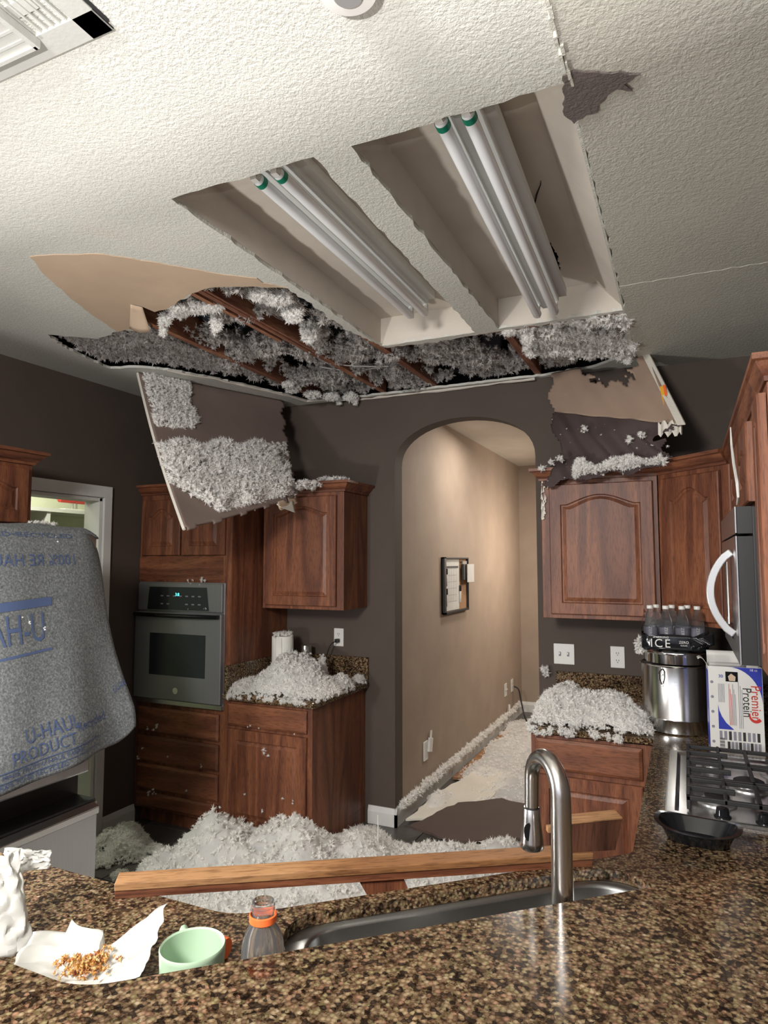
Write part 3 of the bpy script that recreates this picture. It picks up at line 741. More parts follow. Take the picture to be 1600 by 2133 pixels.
# right of the arch
rbx = cabinet('base_cabinet', 'oak base cabinet right of the arch, drawer over door, lit from the left', (-0.70, 3.22), 0, 0.56, 0.695, 0, 0.845, 'kitchen cabinets', toe=True)
drawer(rbx, 0.025, 0.495, 0.690, 0.830); door(rbx, 0.025, 0.495, 0.12, 0.665)
ru = cabinet('wall_cabinet', 'wide oak wall cabinet right of the arch, crown moulding smashed at its left corner', (-0.705, 3.59), 0, 0.583, 0.33, 1.362, 2.095, 'kitchen cabinets')
door(ru, 0.045, 0.560, 1.385, 2.07, 0.050); crown(ru, 0.583, 0.33, 2.095, 'LF')
spc = MB(); rn = random.Random(9)
for k in range(26):
    zz = 1.88+0.19*rn.random(); xx = -0.002+0.040*rn.random()*(zz-1.84)/0.2
    spc.loops([[(xx, -0.010, zz), (xx+0.006+0.010*rn.random(), -0.012-0.006*rn.random(), zz+0.004), (xx+0.004, -0.008, zz+0.03+0.02*rn.random())], [(xx, 0.006, zz), (xx+0.006, 0.006, zz+0.004), (xx+0.004, 0.006, zz+0.03)]])
tag(spc.build('splintered_corner', gypsum, ru), kind='stuff')
# diagonal corner cabinet
dc = thing('wall_cabinet', 'diagonal oak corner wall cabinet behind the bottles, arched door', 'cabinet', (-0.118, 3.588, 0), R(-45), 'kitchen cabinets')
b = MB().prism([(0, 0), (0.424, 0), (0.64, 0.215), (0.215, 0.64)], 1.362, 2.095); b.build('body', wood_v, dc)
door(dc, 0.035, 0.385, 1.385, 2.07, 0.055)
crown(dc, 0.424, 0.2, 2.095, 'F')
# right wall: filler and cabinet over the microwave, cabinet nearer than it
XF = 0.190
rw = cabinet('wall_cabinet', 'short oak wall cabinet above the microwave on the right wall', (XF, 3.285), R(-90), 1.305, 0.295, 1.815, 2.095, 'kitchen cabinets')
MB().box(0, 0.30, 0, 0.295, 1.362, 1.815).build('lower_body', wood_v, rw)
door(rw, 0.34, 0.72, 1.835, 2.07, 0.03); door(rw, 0.735, 1.11, 1.835, 2.07, 0.03); crown(rw, 1.305, 0.295, 2.095, 'F', out=0.032)
ne = cabinet('wall_cabinet', 'nearest oak wall cabinet at the right edge with a panelled end', (XF, 1.978), R(-90), 0.17, 0.298, 1.362, 2.095, 'kitchen cabinets')
door(ne, 0.012, 0.160, 1.385, 2.07, 0.02, sw=0.045); crown(ne, 0.17, 0.298, 2.095, 'FR', out=0.032)
ep_ = door(ne, 0.012, 0.286, 1.385, 2.07, 0.05, y=0, name='end_panel')
ep_.rotation_euler = (0, 0, R(90)); ep_.location = (0.171, 0.0, 0)
# base cabinets under the right run and peninsula
rr = cabinet('base_cabinet', 'oak base cabinets under the cooktop counter on the right wall', (-0.125, 3.20), R(-90), 1.30, 0.60, 0, 0.845, 'kitchen cabinets', toe=True)
for k in range(3): door(rr, 0.02+k*0.43, 0.42+k*0.43, 0.12, 0.665); drawer(rr, 0.02+k*0.43, 0.42+k*0.43, 0.69, 0.83)

# ================================================================ COUNTERS
D2 = Vector((math.cos(R(42)), math.sin(R(42)))); N2 = Vector((-math.sin(R(42)), math.cos(R(42))))
def pen(s, t): q = D2*s+N2*t; return (q.x, q.y)       # along / across the angled peninsula
def line_y(t, x): return (t-N2.x*x)/N2.y              # y on the line across = t at x
def line_x(t, y): return (t-N2.y*y)/N2.x
TE = 1.540; TR = 1.035
k1 = (line_x(TE, 1.235), 1.235); k2 = (-0.155, line_y(TE, -0.155))
cpoly = [(-3.27, 1.235), k1, k2, (-0.155, 3.18), (-0.705, 3.18), (-0.705, WB-0.001), (XR-0.001, WB-0.001), (XR-0.001, line_y(TR, XR-0.001)), (line_x(TR, 0.64), 0.64), (-3.27, 0.64)]
cpoly = fillet(cpoly, [0, 0.16, 0.05, 0.01, 0.01, 0, 0, 0, 0.05, 0], 8)
SS0, SS1, ST0, ST1 = 0.265, 1.095, 1.150, 1.487
HO = (0.040, 0.012)
sh = [pen(SS0-HO[0], ST0-0.004), pen(SS1+0.02, ST0-0.004), pen(SS1+0.02, ST1+HO[1]), pen(SS0-HO[0], ST1+HO[1])]
sh = fillet(sh, [0.10, 0.13, 0.15, 0.11], 10)
ct = MB().prism(cpoly, CT-0.026, CT, [sh]).build('countertop', gran, bev=0.004)
tag(ct, 'speckled brown granite countertop running from the fridge past the sink to the cooktop corner', 'countertop')
MB().box(-0.70, XR-0.022, WB-0.021, WB-0.001, CT, CT+0.15).build('backsplash', gran, ct)
MB().box(XR-0.021, XR-0.001, 1.99, WB-0.022, CT, CT+0.15).build('backsplash', gran, ct)
lt = MB().box(-2.527, -1.898, 3.215, WB-0.001, CT-0.04, CT).build('countertop', gran, bev=0.008)
tag(lt, 'small granite countertop beside the oven tower, heaped with insulation', 'countertop')
MB().box(-2.525, -1.90, WB-0.021, WB-0.001, CT, CT+0.155).build('backsplash', gran, lt)
MB().box(-2.527, -2.507, 3.24, WB-0.022, CT, CT+0.155).build('backsplash', gran, lt)
# sink
sk = thing('kitchen_sink', 'undermount stainless steel sink in the angled peninsula', 'sink', (0, 0, 0))
def ring(off, z, n=10):
    r_ = [max(0.02, a-off) for a in (0.10, 0.13, 0.15, 0.11)]
    l = fillet([pen(SS0+off, ST0+off), pen(SS1-off, ST0+off), pen(SS1-off, ST1-off), pen(SS0+off, ST1-off)], r_, n)
    return [(x, y, z) for x, y in l]
MB().loops([ring(-0.046, CT-0.030), ring(-0.046, CT-0.027), ring(0.0, CT-0.027), ring(0.006, CT-0.036), ring(0.014, CT-0.19), ring(0.03, CT-0.225), ring(0.06, CT-0.235)], False, True).build('basin', steel_dk, sk, smooth=True, angle=60)
q = pen(0.69, 1.30); MB().lathe([(0.045, CT-0.234), (0.045, CT-0.231), (0.03, CT-0.233), (0.01, CT-0.236)], (q[0], q[1], 0), 24).build('drain', chrome, sk, smooth=True)
# peninsula base
pb = thing('base_cabinet', 'oak sink base cabinets under the angled peninsula', 'cabinet', (0, 0, 0), 0, 'kitchen cabinets')
bp = [(-2.3, 1.20), (line_x(TE-0.03, 1.20), 1.20), pen(0.20, TE-0.04), pen(0.225, TE-0.04), pen(0.225, TR+0.03), (line_x(TR+0.03, 0.68), 0.68), (-2.3, 0.68)]
MB().prism(bp, 0.0, CT-0.04).build('body', wood_v, pb)
pf = thing('base_cabinet', 'oak front below the sink facing the kitchen floor', 'cabinet', (0, 0, 0), 0, 'kitchen cabinets')
MB().prism([pen(0.2301, TE-0.022), pen(1.12, TE-0.022), pen(1.12, TE-0.040), pen(0.2301, TE-0.040)], 0.0, CT-0.04).build('front', wood_v, pf)
# raised bar on its knee wall
bfar = 1.080; bnear = 0.46
bpoly = [(-3.2, 0.722), (line_x(bfar, 0.722), 0.722), (XR-0.002, line_y(bfar, XR-0.002)), (XR-0.002, line_y(bnear, XR-0.002)), (line_x(bnear, 0.16), 0.16), (-3.2, 0.16)]
bpoly = fillet(bpoly, [0, 0.13, 0, 0, 0.1, 0], 10)
ba = MB().prism(bpoly, BT-0.038, BT).build('bar_top', gran, bev=0.006)
tag(ba, 'raised speckled granite breakfast bar in the foreground, wide and polished', 'bar')
kw = [(-3.15, 0.635), (line_x(TR-0.002, 0.635), 0.635), (XR-0.003, line_y(TR-0.002, XR-0.003)), (XR-0.003, line_y(TR-0.12, XR-0.003)), (line_x(TR-0.12, 0.52), 0.52), (-3.15, 0.52)]
struct(MB().prism(kw, 0, BT-0.0385).build('wall_bar', wall_m))
# unseen half wall added to cut the low light off the far ceiling
struct(MB().box(-3.0, XR-0.01, -1.26, -1.16, 0, 1.075).build('wall_light_blocker', white_trim))

# ================================================================ APPLIANCES
FX, FY0, FY1 = -2.45, 1.275, 2.185
fg = thing('fridge', 'stainless bottom-freezer fridge under the grey blanket at the left', 'fridge', (FX, FY0, 0))
W_ = FY1-FY0
MB().box(-0.80, -0.05, 0, W_, 0.03, 1.79).build('body', black_matte, fg, bev=0.004)
for a, b in ((0.002, W_/2-0.003), (W_/2+0.003, W_-0.002)):
    d = MB().box(-0.045, 0.02, a, b, 0.735, 1.785).build('door', steel, fg, bev=0.008)
for s in (-1, 1):
    y = W_/2+s*0.05
    MB().tube([(0.02, y, 1.62), (0.06, y, 1.60), (0.065, y, 1.2), (0.06, y, 0.95), (0.02, y, 0.93)], 0.012, 10).build('handle', silver_plastic, fg, smooth=True)
fd = MB().box(-0.045, 0.075, 0.002, W_-0.002, 0.08, 0.62).build('freezer_drawer', steel, fg, bev=0.008)
MB().box(-0.05, 0.070, 0.012, W_-0.012, 0.622, 0.632).build('drawer_gasket', black_matte, fg)
MB().loops([[(0.072, y, 0.622), (0.105, y, 0.604), (0.105, y, 0.578), (0.072, y, 0.560)] for y in (0.02, W_-0.02)]).build('drawer_lip', steel_h, fd, bev=0.003)
MB().box(-0.045, -0.01, 0.01, W_-0.01, 0.03, 0.075).build('kick_grille', black_matte, fg)

# moving blanket over the fridge
def blanket(u, v):
    y = FY0-0.16+(FY1-FY0+0.16)*u
    pr = [(-2.98, 1.812), (-2.70, 1.815), (-2.47, 1.812), (-2.425, 1.79), (-2.405, 1.72), (-2.375, 1.60), (-2.33, 1.40), (-2.28, 1.20), (-2.235, 1.03), (-2.20, 0.90), (-2.19, 0.80)]
    k = v*(len(pr)-1); i = min(int(k), len(pr)-2); f = k-i
    x = pr[i][0]*(1-f)+pr[i+1][0]*f; z = pr[i][1]*(1-f)+pr[i+1][1]*f
    if v > 0.3:
        t = (v-0.3)/0.7
        yb = y+0.012*math.sin(t*9)*u+0.02*t*u**3
        bz = 0.79+0.115*u; z = 1.79+(z-1.79)*((1.79-bz)/(1.79-0.80))
        x += 0.018*math.sin(u*11+0.6)*t+0.010*math.sin(u*23+t*4)*t-0.03*(1-u)*t
        if u > 0.90: z += (u-0.90)**2*4.5*t*t; x -= (u-0.9)**2*5*(1-t)
        y = yb
    else: z += 0.004*math.sin(u*20+v*30)
    if u > 0.93 and v < 0.55: z -= (u-0.93)**2*9*(0.55-v)*2
    return (x, y, z)
bk = MB().grid(blanket, 70, 70).build('moving_blanket', felt, smooth=True, solid=0.008)
tag(bk, 'grey recycled-felt moving blanket with faded blue print draped over the fridge', 'blanket')
def bprint(s, size, u, v, m=ink_blue, sx=1.0, roll=0.0, mirror=False, name='lettering'):
    """ink that follows the cloth: letters warped onto the blanket surface"""
    cu = bpy.data.curves.new('t', 'FONT'); cu.body = s; cu.size = size; cu.align_x = 'CENTER'; cu.align_y = 'CENTER'; cu.resolution_u = 2
    t = bpy.data.objects.new('t', cu); C.objects.link(t); bpy.context.view_layer.update()
    me = bpy.data.meshes.new_from_object(t.evaluated_get(bpy.context.evaluated_depsgraph_get())); bpy.data.objects.remove(t)
    bm = bmesh.new(); bm.from_mesh(me)
    bmesh.ops.subdivide_edges(bm, edges=[e for e in bm.edges if e.calc_length() > 0.02], cuts=2)
    for q in bm.verts:
        x = q.co.x*sx*(-1 if mirror else 1); y = q.co.y
        x, y = x*math.cos(roll)-y*math.sin(roll), x*math.sin(roll)+y*math.cos(roll)
        p = Vector(blanket(min(1, max(0, u+x/1.07)), v-y/1.35)); q.co = p+Vector((0.0062, 0, 0.001))
    bm.to_mesh(me); bm.free(); me.materials.clear(); me.materials.append(m)
    o = bpy.data.objects.new(name, me); C.objects.link(o); o.parent = bk; o['kind'] = 'stuff'
def bline(u0, u1, v, hgt, m=ink_blue, slope=0.0):
    MB().grid(lambda a, b: tuple(Vector(blanket(u0+(u1-u0)*a, v+slope*a+hgt*b))+Vector((0.0062, 0, 0.001))), 24, 1).build('printed_line', m, bk)
bprint('USED\u2022RECYCLED', 0.055, 0.66, 0.335, sx=1.0)
bprint('100% RE HAUL', 0.080, 0.66, 0.455, sx=0.8, mirror=True)
bline(0.30, 0.72, 0.56, 0.018, slope=-0.008)
bprint('U-HAUL', 0.115, 0.52, 0.615, sx=0.85, roll=0.0, mirror=True)
bline(0.30, 0.70, 0.665, 0.005, slope=-0.008)
bprint('U-HAUL', 0.085, 0.64, 0.845, ink_blue, sx=0.7)
bprint('PRODUCT', 0.075, 0.60, 0.895, ink_blue, sx=0.7)
bprint('Recycled', 0.055, 0.80, 0.865, sx=0.8)
bline(0.34, 0.83, 0.925, 0.004); bprint('MADE FROM U HAUL FABRIC', 0.035, 0.60, 0.943, sx=0.7)
bline(0.34, 0.83, 0.960, 0.003); bprint('100% TO BE RECYCLED', 0.035, 0.56, 0.975, sx=0.7)
bprint('U-HA', 0.045, 0.968, 0.80, sx=0.6)

# microwave above the cooktop
mw = thing('microwave', 'stainless over-range microwave seen edge-on at the right, big curved handle', 'microwave', (0.130, 2.945, 1.365))
mw.rotation_euler = (0, 0, R(-90))
MB().box(0, 0.795, 0.045, 0.355, 0.0, 0.455).build('body', black_matte, mw, bev=0.003)
md = MB().box(0, 0.795, 0.0, 0.006, 0.0, 0.370).build('door', steel, mw, bev=0.002)
MB().box(0.001, 0.794, 0.006, 0.045, 0.002, 0.368).build('door_back', black_matte, md)
MB().box(0, 0.795, 0.0, 0.006, 0.376, 0.455).build('vent_panel', steel, mw, bev=0.002)
MB().box(0.001, 0.794, 0.006, 0.045, 0.376, 0.454).build('vent_housing', black_matte, mw)
MB().box(0.08, 0.56, -0.002, 0.0, 0.05, 0.31).build('door_window', black_glass, md)
hp = []
for k in range(17):
    t = k/16; hp.append((0.645, -0.004-0.062*math.sin(PI*t)**0.7, 0.075+0.250*t))
L = []
for k, p in enumerate(hp):
    q = Vector(hp[min(k+1, 16)])-Vector(hp[max(k-1, 0)]); n = Vector((0, -q.z, q.y)).normalized(); h = Vector((0.020, 0, 0)); th = 0.011
    c = Vector(p); L.append([c-h-n*th, c+h-n*th, c+h+n*th, c-h+n*th])
MB().loops(L).build('handle', silver_plastic, md, bev=0.003)
MB().tube([(0.645, -0.018, 0.105), (0.645, -0.018, 0.295)], 0.004, 8).build('handle_rod', chrome, md, smooth=True)

# gas cooktop
ck = thing('cooktop', 'stainless gas cooktop with black cast-iron grates on the right counter', 'cooktop', (-0.085, 2.245, CT))
CW, CD = 0.50, 0.745      # x, y
tray = MB().loops([[(x, y, z) for x, y in ((o, o), (CW-o, o), (CW-o, CD-o), (o, CD-o))] for o, z in ((0, 0.0005), (0, 0.010), (0.004, 0.013), (0.028, 0.013), (0.040, 0.006))]).build('tray', steel_h, ck, smooth=False)
burn = [(0.15, 0.17), (0.15, 0.56), (0.36, 0.17), (0.36, 0.56), (0.255, 0.37)]
for i, (x, y) in enumerate(burn):
    r_ = 0.052 if i == 4 else 0.040
    b = MB().lathe([(r_+0.018, 0.006), (r_+0.016, 0.012), (r_, 0.015), (r_, 0.024), (r_*0.5, 0.026)], (x, y, 0), 24).build('burner', silver_plastic, ck, smooth=True)
    MB().lathe([(r_*0.9, 0.0265), (r_*0.92, 0.031), (r_*0.8, 0.034), (0.004, 0.035)], (x, y, 0), 24).build('burner_cap', iron, b, smooth=True)
for g in range(3):
    y0, y1 = 0.055+g*0.215, 0.055+g*0.215+0.205; x0, x1 = 0.062, CW-0.035
    gb = MB(); z0, z1 = 0.040, 0.054
    for y in (y0, y1-0.012): gb.box(x0, x1, y, y+0.012, z0, z1)
    for x in (x0, x1-0.012, (x0+x1)/2-0.006): gb.box(x, x+0.012, y0, y1, z0, z1)
    ym = (y0+y1)/2
    gb.box(x0, x0+0.14, ym-0.006, ym+0.006, z0, z1+0.003); gb.box(x1-0.14, x1, ym-0.006, ym+0.006, z0, z1+0.003)
    for x in (x0+0.105, x1-0.115): gb.box(x, x+0.010, y0, y0+0.07, z0, z1+0.003); gb.box(x, x+0.010, y1-0.07, y1, z0, z1+0.003)
    for x in (x0, x1-0.012):
        for y in (y0, y1-0.012): gb.box(x, x+0.012, y, y+0.012, 0.012, z0)
    gb.build('grate', iron, ck, bev=0.002)
for x in (0.16, 0.27, 0.38):
    k = MB().lathe([(0.024, 0.012), (0.024, 0.016), (0.019, 0.019), (0.017, 0.038), (0.012, 0.040)], (x, 0.032, 0), 20).build('knob', black_gloss, ck, smooth=True)

# ================================================================ THINGS ON THE RIGHT COUNTER
# black take-out tray
tt = thing('takeout_tray', 'empty black plastic takeout tray on the granite in front of the cooktop', 'tray', (0.005, 2.085, CT), R(-6))
def tl(rx, ry, z, n=40): 
    return [(rx*math.copysign(abs(math.cos(2*PI*i/n))**0.72, math.cos(2*PI*i/n)), ry*math.copysign(abs(math.sin(2*PI*i/n))**0.72, math.sin(2*PI*i/n)), z+(0.006*math.cos(4*PI*i/n) if z > .03 else 0)) for i in range(n)]
MB().loops([tl(0.072, 0.045, 0.001), tl(0.078, 0.050, 0.004), tl(0.100, 0.068, 0.044), tl(0.112, 0.078, 0.046), tl(0.112, 0.078, 0.048), tl(0.099, 0.067, 0.0475), tl(0.074, 0.046, 0.007), tl(0.02, 0.012, 0.005)]).build('tray', black_gloss, tt, smooth=True, angle=50)
# stock pot
PX, PY = -0.058, 3.43
pt = thing('stock_pot', 'tall stainless stock pot on the corner of the right counter, bottles stacked on its lid', 'pot', (PX, PY, CT))
PR_, PH = 0.152, 0.300
MB().lathe([(PR_-0.006, 0.001), (PR_, 0.006), (PR_, 0.06), (PR_+0.0015, 0.062), (PR_+0.0015, 0.066), (PR_, 0.068), (PR_, PH-0.004), (PR_+0.008, PH-0.001), (PR_+0.009, PH+0.003), (PR_, PH+0.005), (PR_-0.004, PH)], (0, 0, 0), 64).build('pot_body', potsteel, pt, smooth=True, angle=50)
hdl = MB()
a = R(-112)
for s in (-0.19, 0.19):
    c, n = math.cos(a+s*0.2), math.sin(a+s*0.2)
hx, hy = PR_*math.cos(a), PR_*math.sin(a); tx, ty = -math.sin(a), math.cos(a); ox, oy = math.cos(a), math.sin(a)
hb = MB().tube([(hx+tx*0.003, hy+ty*0.003, PH-0.075), (hx+ox*0.012, hy+oy*0.012, PH-0.075), (hx+ox*0.03, hy+oy*0.03, PH-0.05), (hx+ox*0.03, hy+oy*0.03, PH-0.02), (hx+ox*0.004, hy+oy*0.004, PH-0.008)], 0.004, 8)
hb.build('handle', chrome, pt, smooth=True)
for dz in (0.215, 0.235, 0.265): MB().lathe([(0.005, 0), (0.004, -0.003), (0.001, -0.004)], (hx, hy, dz), 10, axis='y').build('rivet', chrome, pt)
ins = thing('steamer_insert', 'shiny second pot nested in the mouth of the stock pot', 'pot', (PX+0.003, PY, CT+PH+0.006))
MB().lathe([(0.128, 0.0), (0.138, 0.004), (0.138, 0.045), (0.146, 0.047), (0.148, 0.052), (0.146, 0.056), (0.128, 0.060), (0.05, 0.064), (0.01, 0.064)], (0, 0, 0), 64).build('shell', chrome, ins, smooth=True, angle=50)
BZ0 = CT+PH+0.071
# shrink-wrapped soda bottles on top
def bottle(label, x, y, cap=white_pl, lean=0.0):
    b = thing('water_bottle', label, 'bottle', (x, y, BZ0), 0, 'flavoured water bottles on the pot')
    b.rotation_euler = (0, lean, 0)
    prof = [(0.020, 0.001), (0.029, 0.004), (0.030, 0.02), (0.0285, 0.05), (0.030, 0.08), (0.0295, 0.105), (0.026, 0.132), (0.018, 0.160), (0.0125, 0.176), (0.0125, 0.184)]
    MB().lathe(prof, (0, 0, 0), 20).build('bottle_body', clear, b, smooth=True)
    MB().lathe([(0.0270, 0.055), (0.0303, 0.0552), (0.0305, 0.100), (0.0270, 0.1002)], (0, 0, 0), 20, cap0=False, cap1=False).build('label_sleeve', ink_gray, b, smooth=True)
    MB().lathe([(0.014, 0.1845), (0.0145, 0.186), (0.0145, 0.198), (0.013, 0.200)], (0, 0, 0), 16).build('cap', cap, b, smooth=True)
    text('ZERO', 0.020, white_pl, b, (0, -0.0312, 0.078), (R(90), R(90), 0), name='lettering')
bx = [(-0.105, -0.062), (-0.037, -0.070), (0.032, -0.066), (0.096, -0.050), (-0.080, 0.008), (-0.012, 0.004), (0.055, 0.008)]
bl_ = ['leftmost front clear bottle in the shrink-wrapped pack on the stock pot', 'second front clear bottle from the left in the pack on the stock pot', 'third front clear bottle from the left in the pack on the stock pot', 'rightmost front clear bottle in the pack, beside the microwave handle',
       'back-row clear bottle behind the two leftmost of the pack', 'back-row clear bottle in the middle of the pack', 'back-row clear bottle behind the rightmost of the pack']
for (x, y), l in zip(bx, bl_): bottle(l, PX+x, PY+y)
wr = thing('shrink_wrap', 'torn black and clear shrink wrap with ICE lettering around the bottle pack', 'packaging', (PX, PY-0.03, BZ0))
def wrapf(h0, h1, r0=1.0, jit=0.0):
    def f(u, v):
        a = 2*PI*u; cx_, sy_ = math.cos(a), math.sin(a)
        x = 0.143*math.copysign(abs(cx_)**0.45, cx_)*r0; y = 0.078*math.copysign(abs(sy_)**0.5, sy_)*r0
        k = 1-0.10*max(0, (v*(h1-h0)+h0)-0.08)/0.1
        j = jit*(math.sin(a*9+v*7)+math.sin(a*17-v*5))
        return (x*k*(1+j)-0.004, y*k*(1+j), h0+(h1-h0)*v+(0.006*math.sin(a*7) if v > .99 else 0))
    return f
MB().grid(wrapf(0.001, 0.066, 1.0, 0.006), 72, 6).build('printed_band', black_gloss, wr, smooth=True, solid=0.0006)
MB().grid(wrapf(0.066, 0.172, 1.0, 0.012), 72, 10, keep=lambda u, v: not (0.60 < u < 0.70 and v > 0.35)).build('clear_film', film, wr, smooth=True, solid=0.0004)
for k_, (c_, x_) in enumerate((('I', -0.100), ('C', -0.070), ('E', -0.032))): text(c_, 0.054, white_pl, wr, (x_, -0.0846, 0.029), (R(90), 0, 0), sx=0.95)
text('SPARKLING', 0.013, white_pl, wr, (-0.060, -0.0846, 0.058), (R(90), 0, 0))
text('ZERO', 0.016, white_pl, wr, (0.036, -0.0846, 0.038), (R(90), 0, 0))
text('SUGAR', 0.009, white_pl, wr, (0.036, -0.0846, 0.024), (R(90), 0, 0))
for k, (x, rz_) in enumerate(((0.080, 25), (0.110, -20))):
    MB().grid(lambda u, v: (x+0.07*u-0.02, -0.088+0.010*math.sin(u*5+v*4), 0.005+0.055*v+0.03*u), 6, 6).build('torn_flap', black_gloss, wr, smooth=True, solid=0.0005)
# protein shake carton
bxo = thing('shake_carton', 'open printed carton of protein shakes, blue and white, leaning beside the stock pot', 'carton', (0.068, 3.085, CT), R(3))
BW, BD, BH = 0.196, 0.10, 0.345
cb = MB().box(0, BW, 0, BD, 0.0005, BH)
cb.f = [f for i, f in enumerate(cb.f) if i != 1]
cb.build('carton_body', card_white, bxo, solid=0.0012)
MB().box(0.002, BW-0.002, 0.002, BD-0.002, BH*0.55, BH*0.56).build('inner_floor', card_white, bxo)
def pl(pts, m, name, y=-0.0012, th=0.0005):
    MB().loops([[(a, y, b) for a, b in pts], [(a, y-th, b) for a, b in pts]]).build(name, m, bxo)
pl([(BW-0.120, BH-0.001)]+[(BW-0.120+0.118*math.sin(PI/2*k/12)**1.0, BH-0.001-0.145*(1-math.cos(PI/2*k/12))) for k in range(1, 13)]+[(BW-0.001, BH-0.001)], blue_print, 'printed_corner')
pl([(0.032, 0.190), (0.036, 0.165), (0.045, 0.142), (0.060, 0.118), (0.088, 0.092), (0.032, 0.092)], blue_print, 'printed_wedge')
pl([(0.063, 0.285), (0.108, 0.285), (0.108, 0.325), (0.063, 0.325)], black_gloss, 'printed_photo')
pl([(0.076, 0.288), (0.098, 0.288), (0.100, 0.305), (0.084, 0.318), (0.072, 0.306)], kraft, 'printed_photo_face', -0.0018)
text('Premier', 0.050, ink_red, bxo, (0.1690, -0.0019, 0.205), (R(90), R(90), 0), sx=0.86)
text('Protein', 0.046, ink_black, bxo, (0.1375, -0.0019, 0.205), (R(90), R(90), 0), sx=0.86)
sw = []
for k in range(13): a = R(-100+k*12.5); sw.append((0.168+0.026*math.sin(a), 0.155-0.030*math.cos(a)))
for k in range(12, -1, -1): a = R(-100+k*12.5); sw.append((0.166+0.018*math.sin(a), 0.159-0.022*math.cos(a)))
pl(sw, ink_red, 'printed_swoosh')
for k in range(6):
    MB().box(0.108+k*0.0045-0.035, 0.1095+k*0.0045-0.035, -0.0018, -0.0012, 0.110, 0.275-0.02*(k % 3)).build('printed_text_line', ink_red if k < 3 else ink_gray, bxo)
for k in range(3): MB().box(0.108+k*0.006, 0.1095+k*0.006, -0.0018, -0.0012, 0.100, 0.285-0.015*k).build('printed_text_line', ink_gray, bxo)
for k in range(5): MB().box(0.035+k*0.005, 0.0365+k*0.005, -0.0018, -0.0012, 0.200, 0.275).build('printed_text_line', ink_gray, bxo)
for k in range(9): MB().box(0.034, 0.052, -0.0018, -0.0012, 0.018+k*0.0045, 0.018+k*0.0045+(0.0028 if k % 3 else 0.0016)).build('barcode_bar', ink_black, bxo)
for r_ in range(2):
    for c_ in range(9): MB().box(0.034+r_*0.0+c_*0.017 if r_ else 0.062+c_*0.0138, (0.034+c_*0.017 if r_ else 0.062+c_*0.0138)+0.010, -0.0018, -0.0012, 0.050 if r_ else 0.012, 0.085 if r_ else 0.044).build('printed_panel', ink_gray if (c_+r_) % 3 else ink_black, bxo)
text('30', 0.018, blue_print, bxo, (0.045, -0.0019, 0.305), (R(90), 0, 0))
text('18 ct', 0.014, card_white, bxo, (0.165, -0.0026, 0.335), (R(90), 0, 0))
for k in range(5): MB().lathe([(0.006, 0), (0.0062, 0.0006), (0.002, 0.0007)], (0.012, -0.0008, 0.04+k*0.06), 12, axis='y').build('printed_icon', ink_gray, bxo)
MB().box(-0.0018, -0.0008, 0.006, BD-0.004, 0.01, BH-0.02).build('printed_side', blue_print, bxo)
MB().grid(lambda u, v: (-0.002-0.035*v, 0.01+(BD-0.02)*u, BH+0.030*math.sin(v*2.2)), 4, 5).build('flap', card_white, bxo, smooth=True, solid=0.0012)
MB().grid(lambda u, v: (0.004+(BW-0.06)*u, 0.0-0.030*v, BH+0.022*math.sin(v*1.6)), 5, 4).build('flap', card_white, bxo, smooth=True, solid=0.0012)
MB().grid(lambda u, v: (0.004+(BW-0.008)*u, BD+0.02*v, BH+0.05*v), 5, 4).build('flap', card_white, bxo, smooth=True, solid=0.0012)
b2 = thing('shake_carton', 'second carton standing at the right edge behind the cooktop', 'carton', (0.30, 3.02, CT), R(-4))
MB().box(0, 0.12, 0, 0.16, 0.0005, 0.24).build('carton_body', card_white, b2, bev=0.001)
MB().box(0.001, 0.119, -0.001, 0.0, 0.10, 0.20).build('printed_band', blue_print, b2)
# little jar in the insulation on the right counter
jr = thing('plastic_jar', 'small white plastic jar standing in the insulation on the right counter', 'jar', (-0.632, 3.46, CT))
MB().lathe([(0.026, 0.001), (0.027, 0.01), (0.027, 0.075), (0.024, 0.080), (0.024, 0.083)], (0, 0, 0), 24).build('jar_body', white_pl, jr, smooth=True)
MB().lathe([(0.0275, 0.0835), (0.0280, 0.086), (0.0280, 0.102), (0.026, 0.104)], (0, 0, 0), 24).build('lid', white_pl, jr, smooth=True)

# wall plates
def plate(name, label, cat, loc, rz, w, h, kind):
    t = thing(name, label, cat, loc, rz)
    p = MB().box(-w/2, w/2, -0.006, 0, -h/2, h/2).build('cover_plate', white_pl, t, bev=0.003)
    if kind == 'outlet':
        for dz in (-0.020, 0.020):
            MB().lathe([(0.0165, 0), (0.0165, 0.002), (0.015, 0.003)], (0, -0.0055, dz), 20, axis='y').build('receptacle', white_pl, t, smooth=True)
            for dx in (-0.006, 0.006): MB().box(dx-0.001, dx+0.001, -0.0092, -0.0085, dz-0.001, dz+0.008).build('slot', black_matte, t)
            MB().box(-0.002, 0.002, -0.0092, -0.0085, dz-0.010, dz-0.006).build('slot', black_matte, t)
    else:
        for dx in (-0.023, 0.023):
            MB().box(dx-0.006, dx+0.006, -0.0075, -0.006, -0.012, 0.012).build('switch_slot', ink_gray, t)
            MB().box(dx-0.004, dx+0.004, -0.018, -0.006, -0.001, 0.010).build('toggle', white_pl, t, bev=0.001)
    return t
plate('light_switch', 'white double toggle switch plate on the dark wall right of the arch', 'light switch', (-0.655, WB, 1.132), 0, 0.116, 0.116, 'switch')
plate('outlet', 'white outlet plate to the right of the double switch', 'outlet', (-0.364, WB, 1.131), 0, 0.075, 0.118, 'outlet')
plate('outlet', 'white outlet with a black cord plugged in, above the left countertop', 'outlet', (-2.122, WB, 1.158), 0, 0.072, 0.118, 'outlet')
plate('outlet', 'farther white outlet low on the hall wall with a black cord plugged in', 'outlet', (HX0, 6.99, 0.36), R(90), 0.09, 0.13, 'outlet')
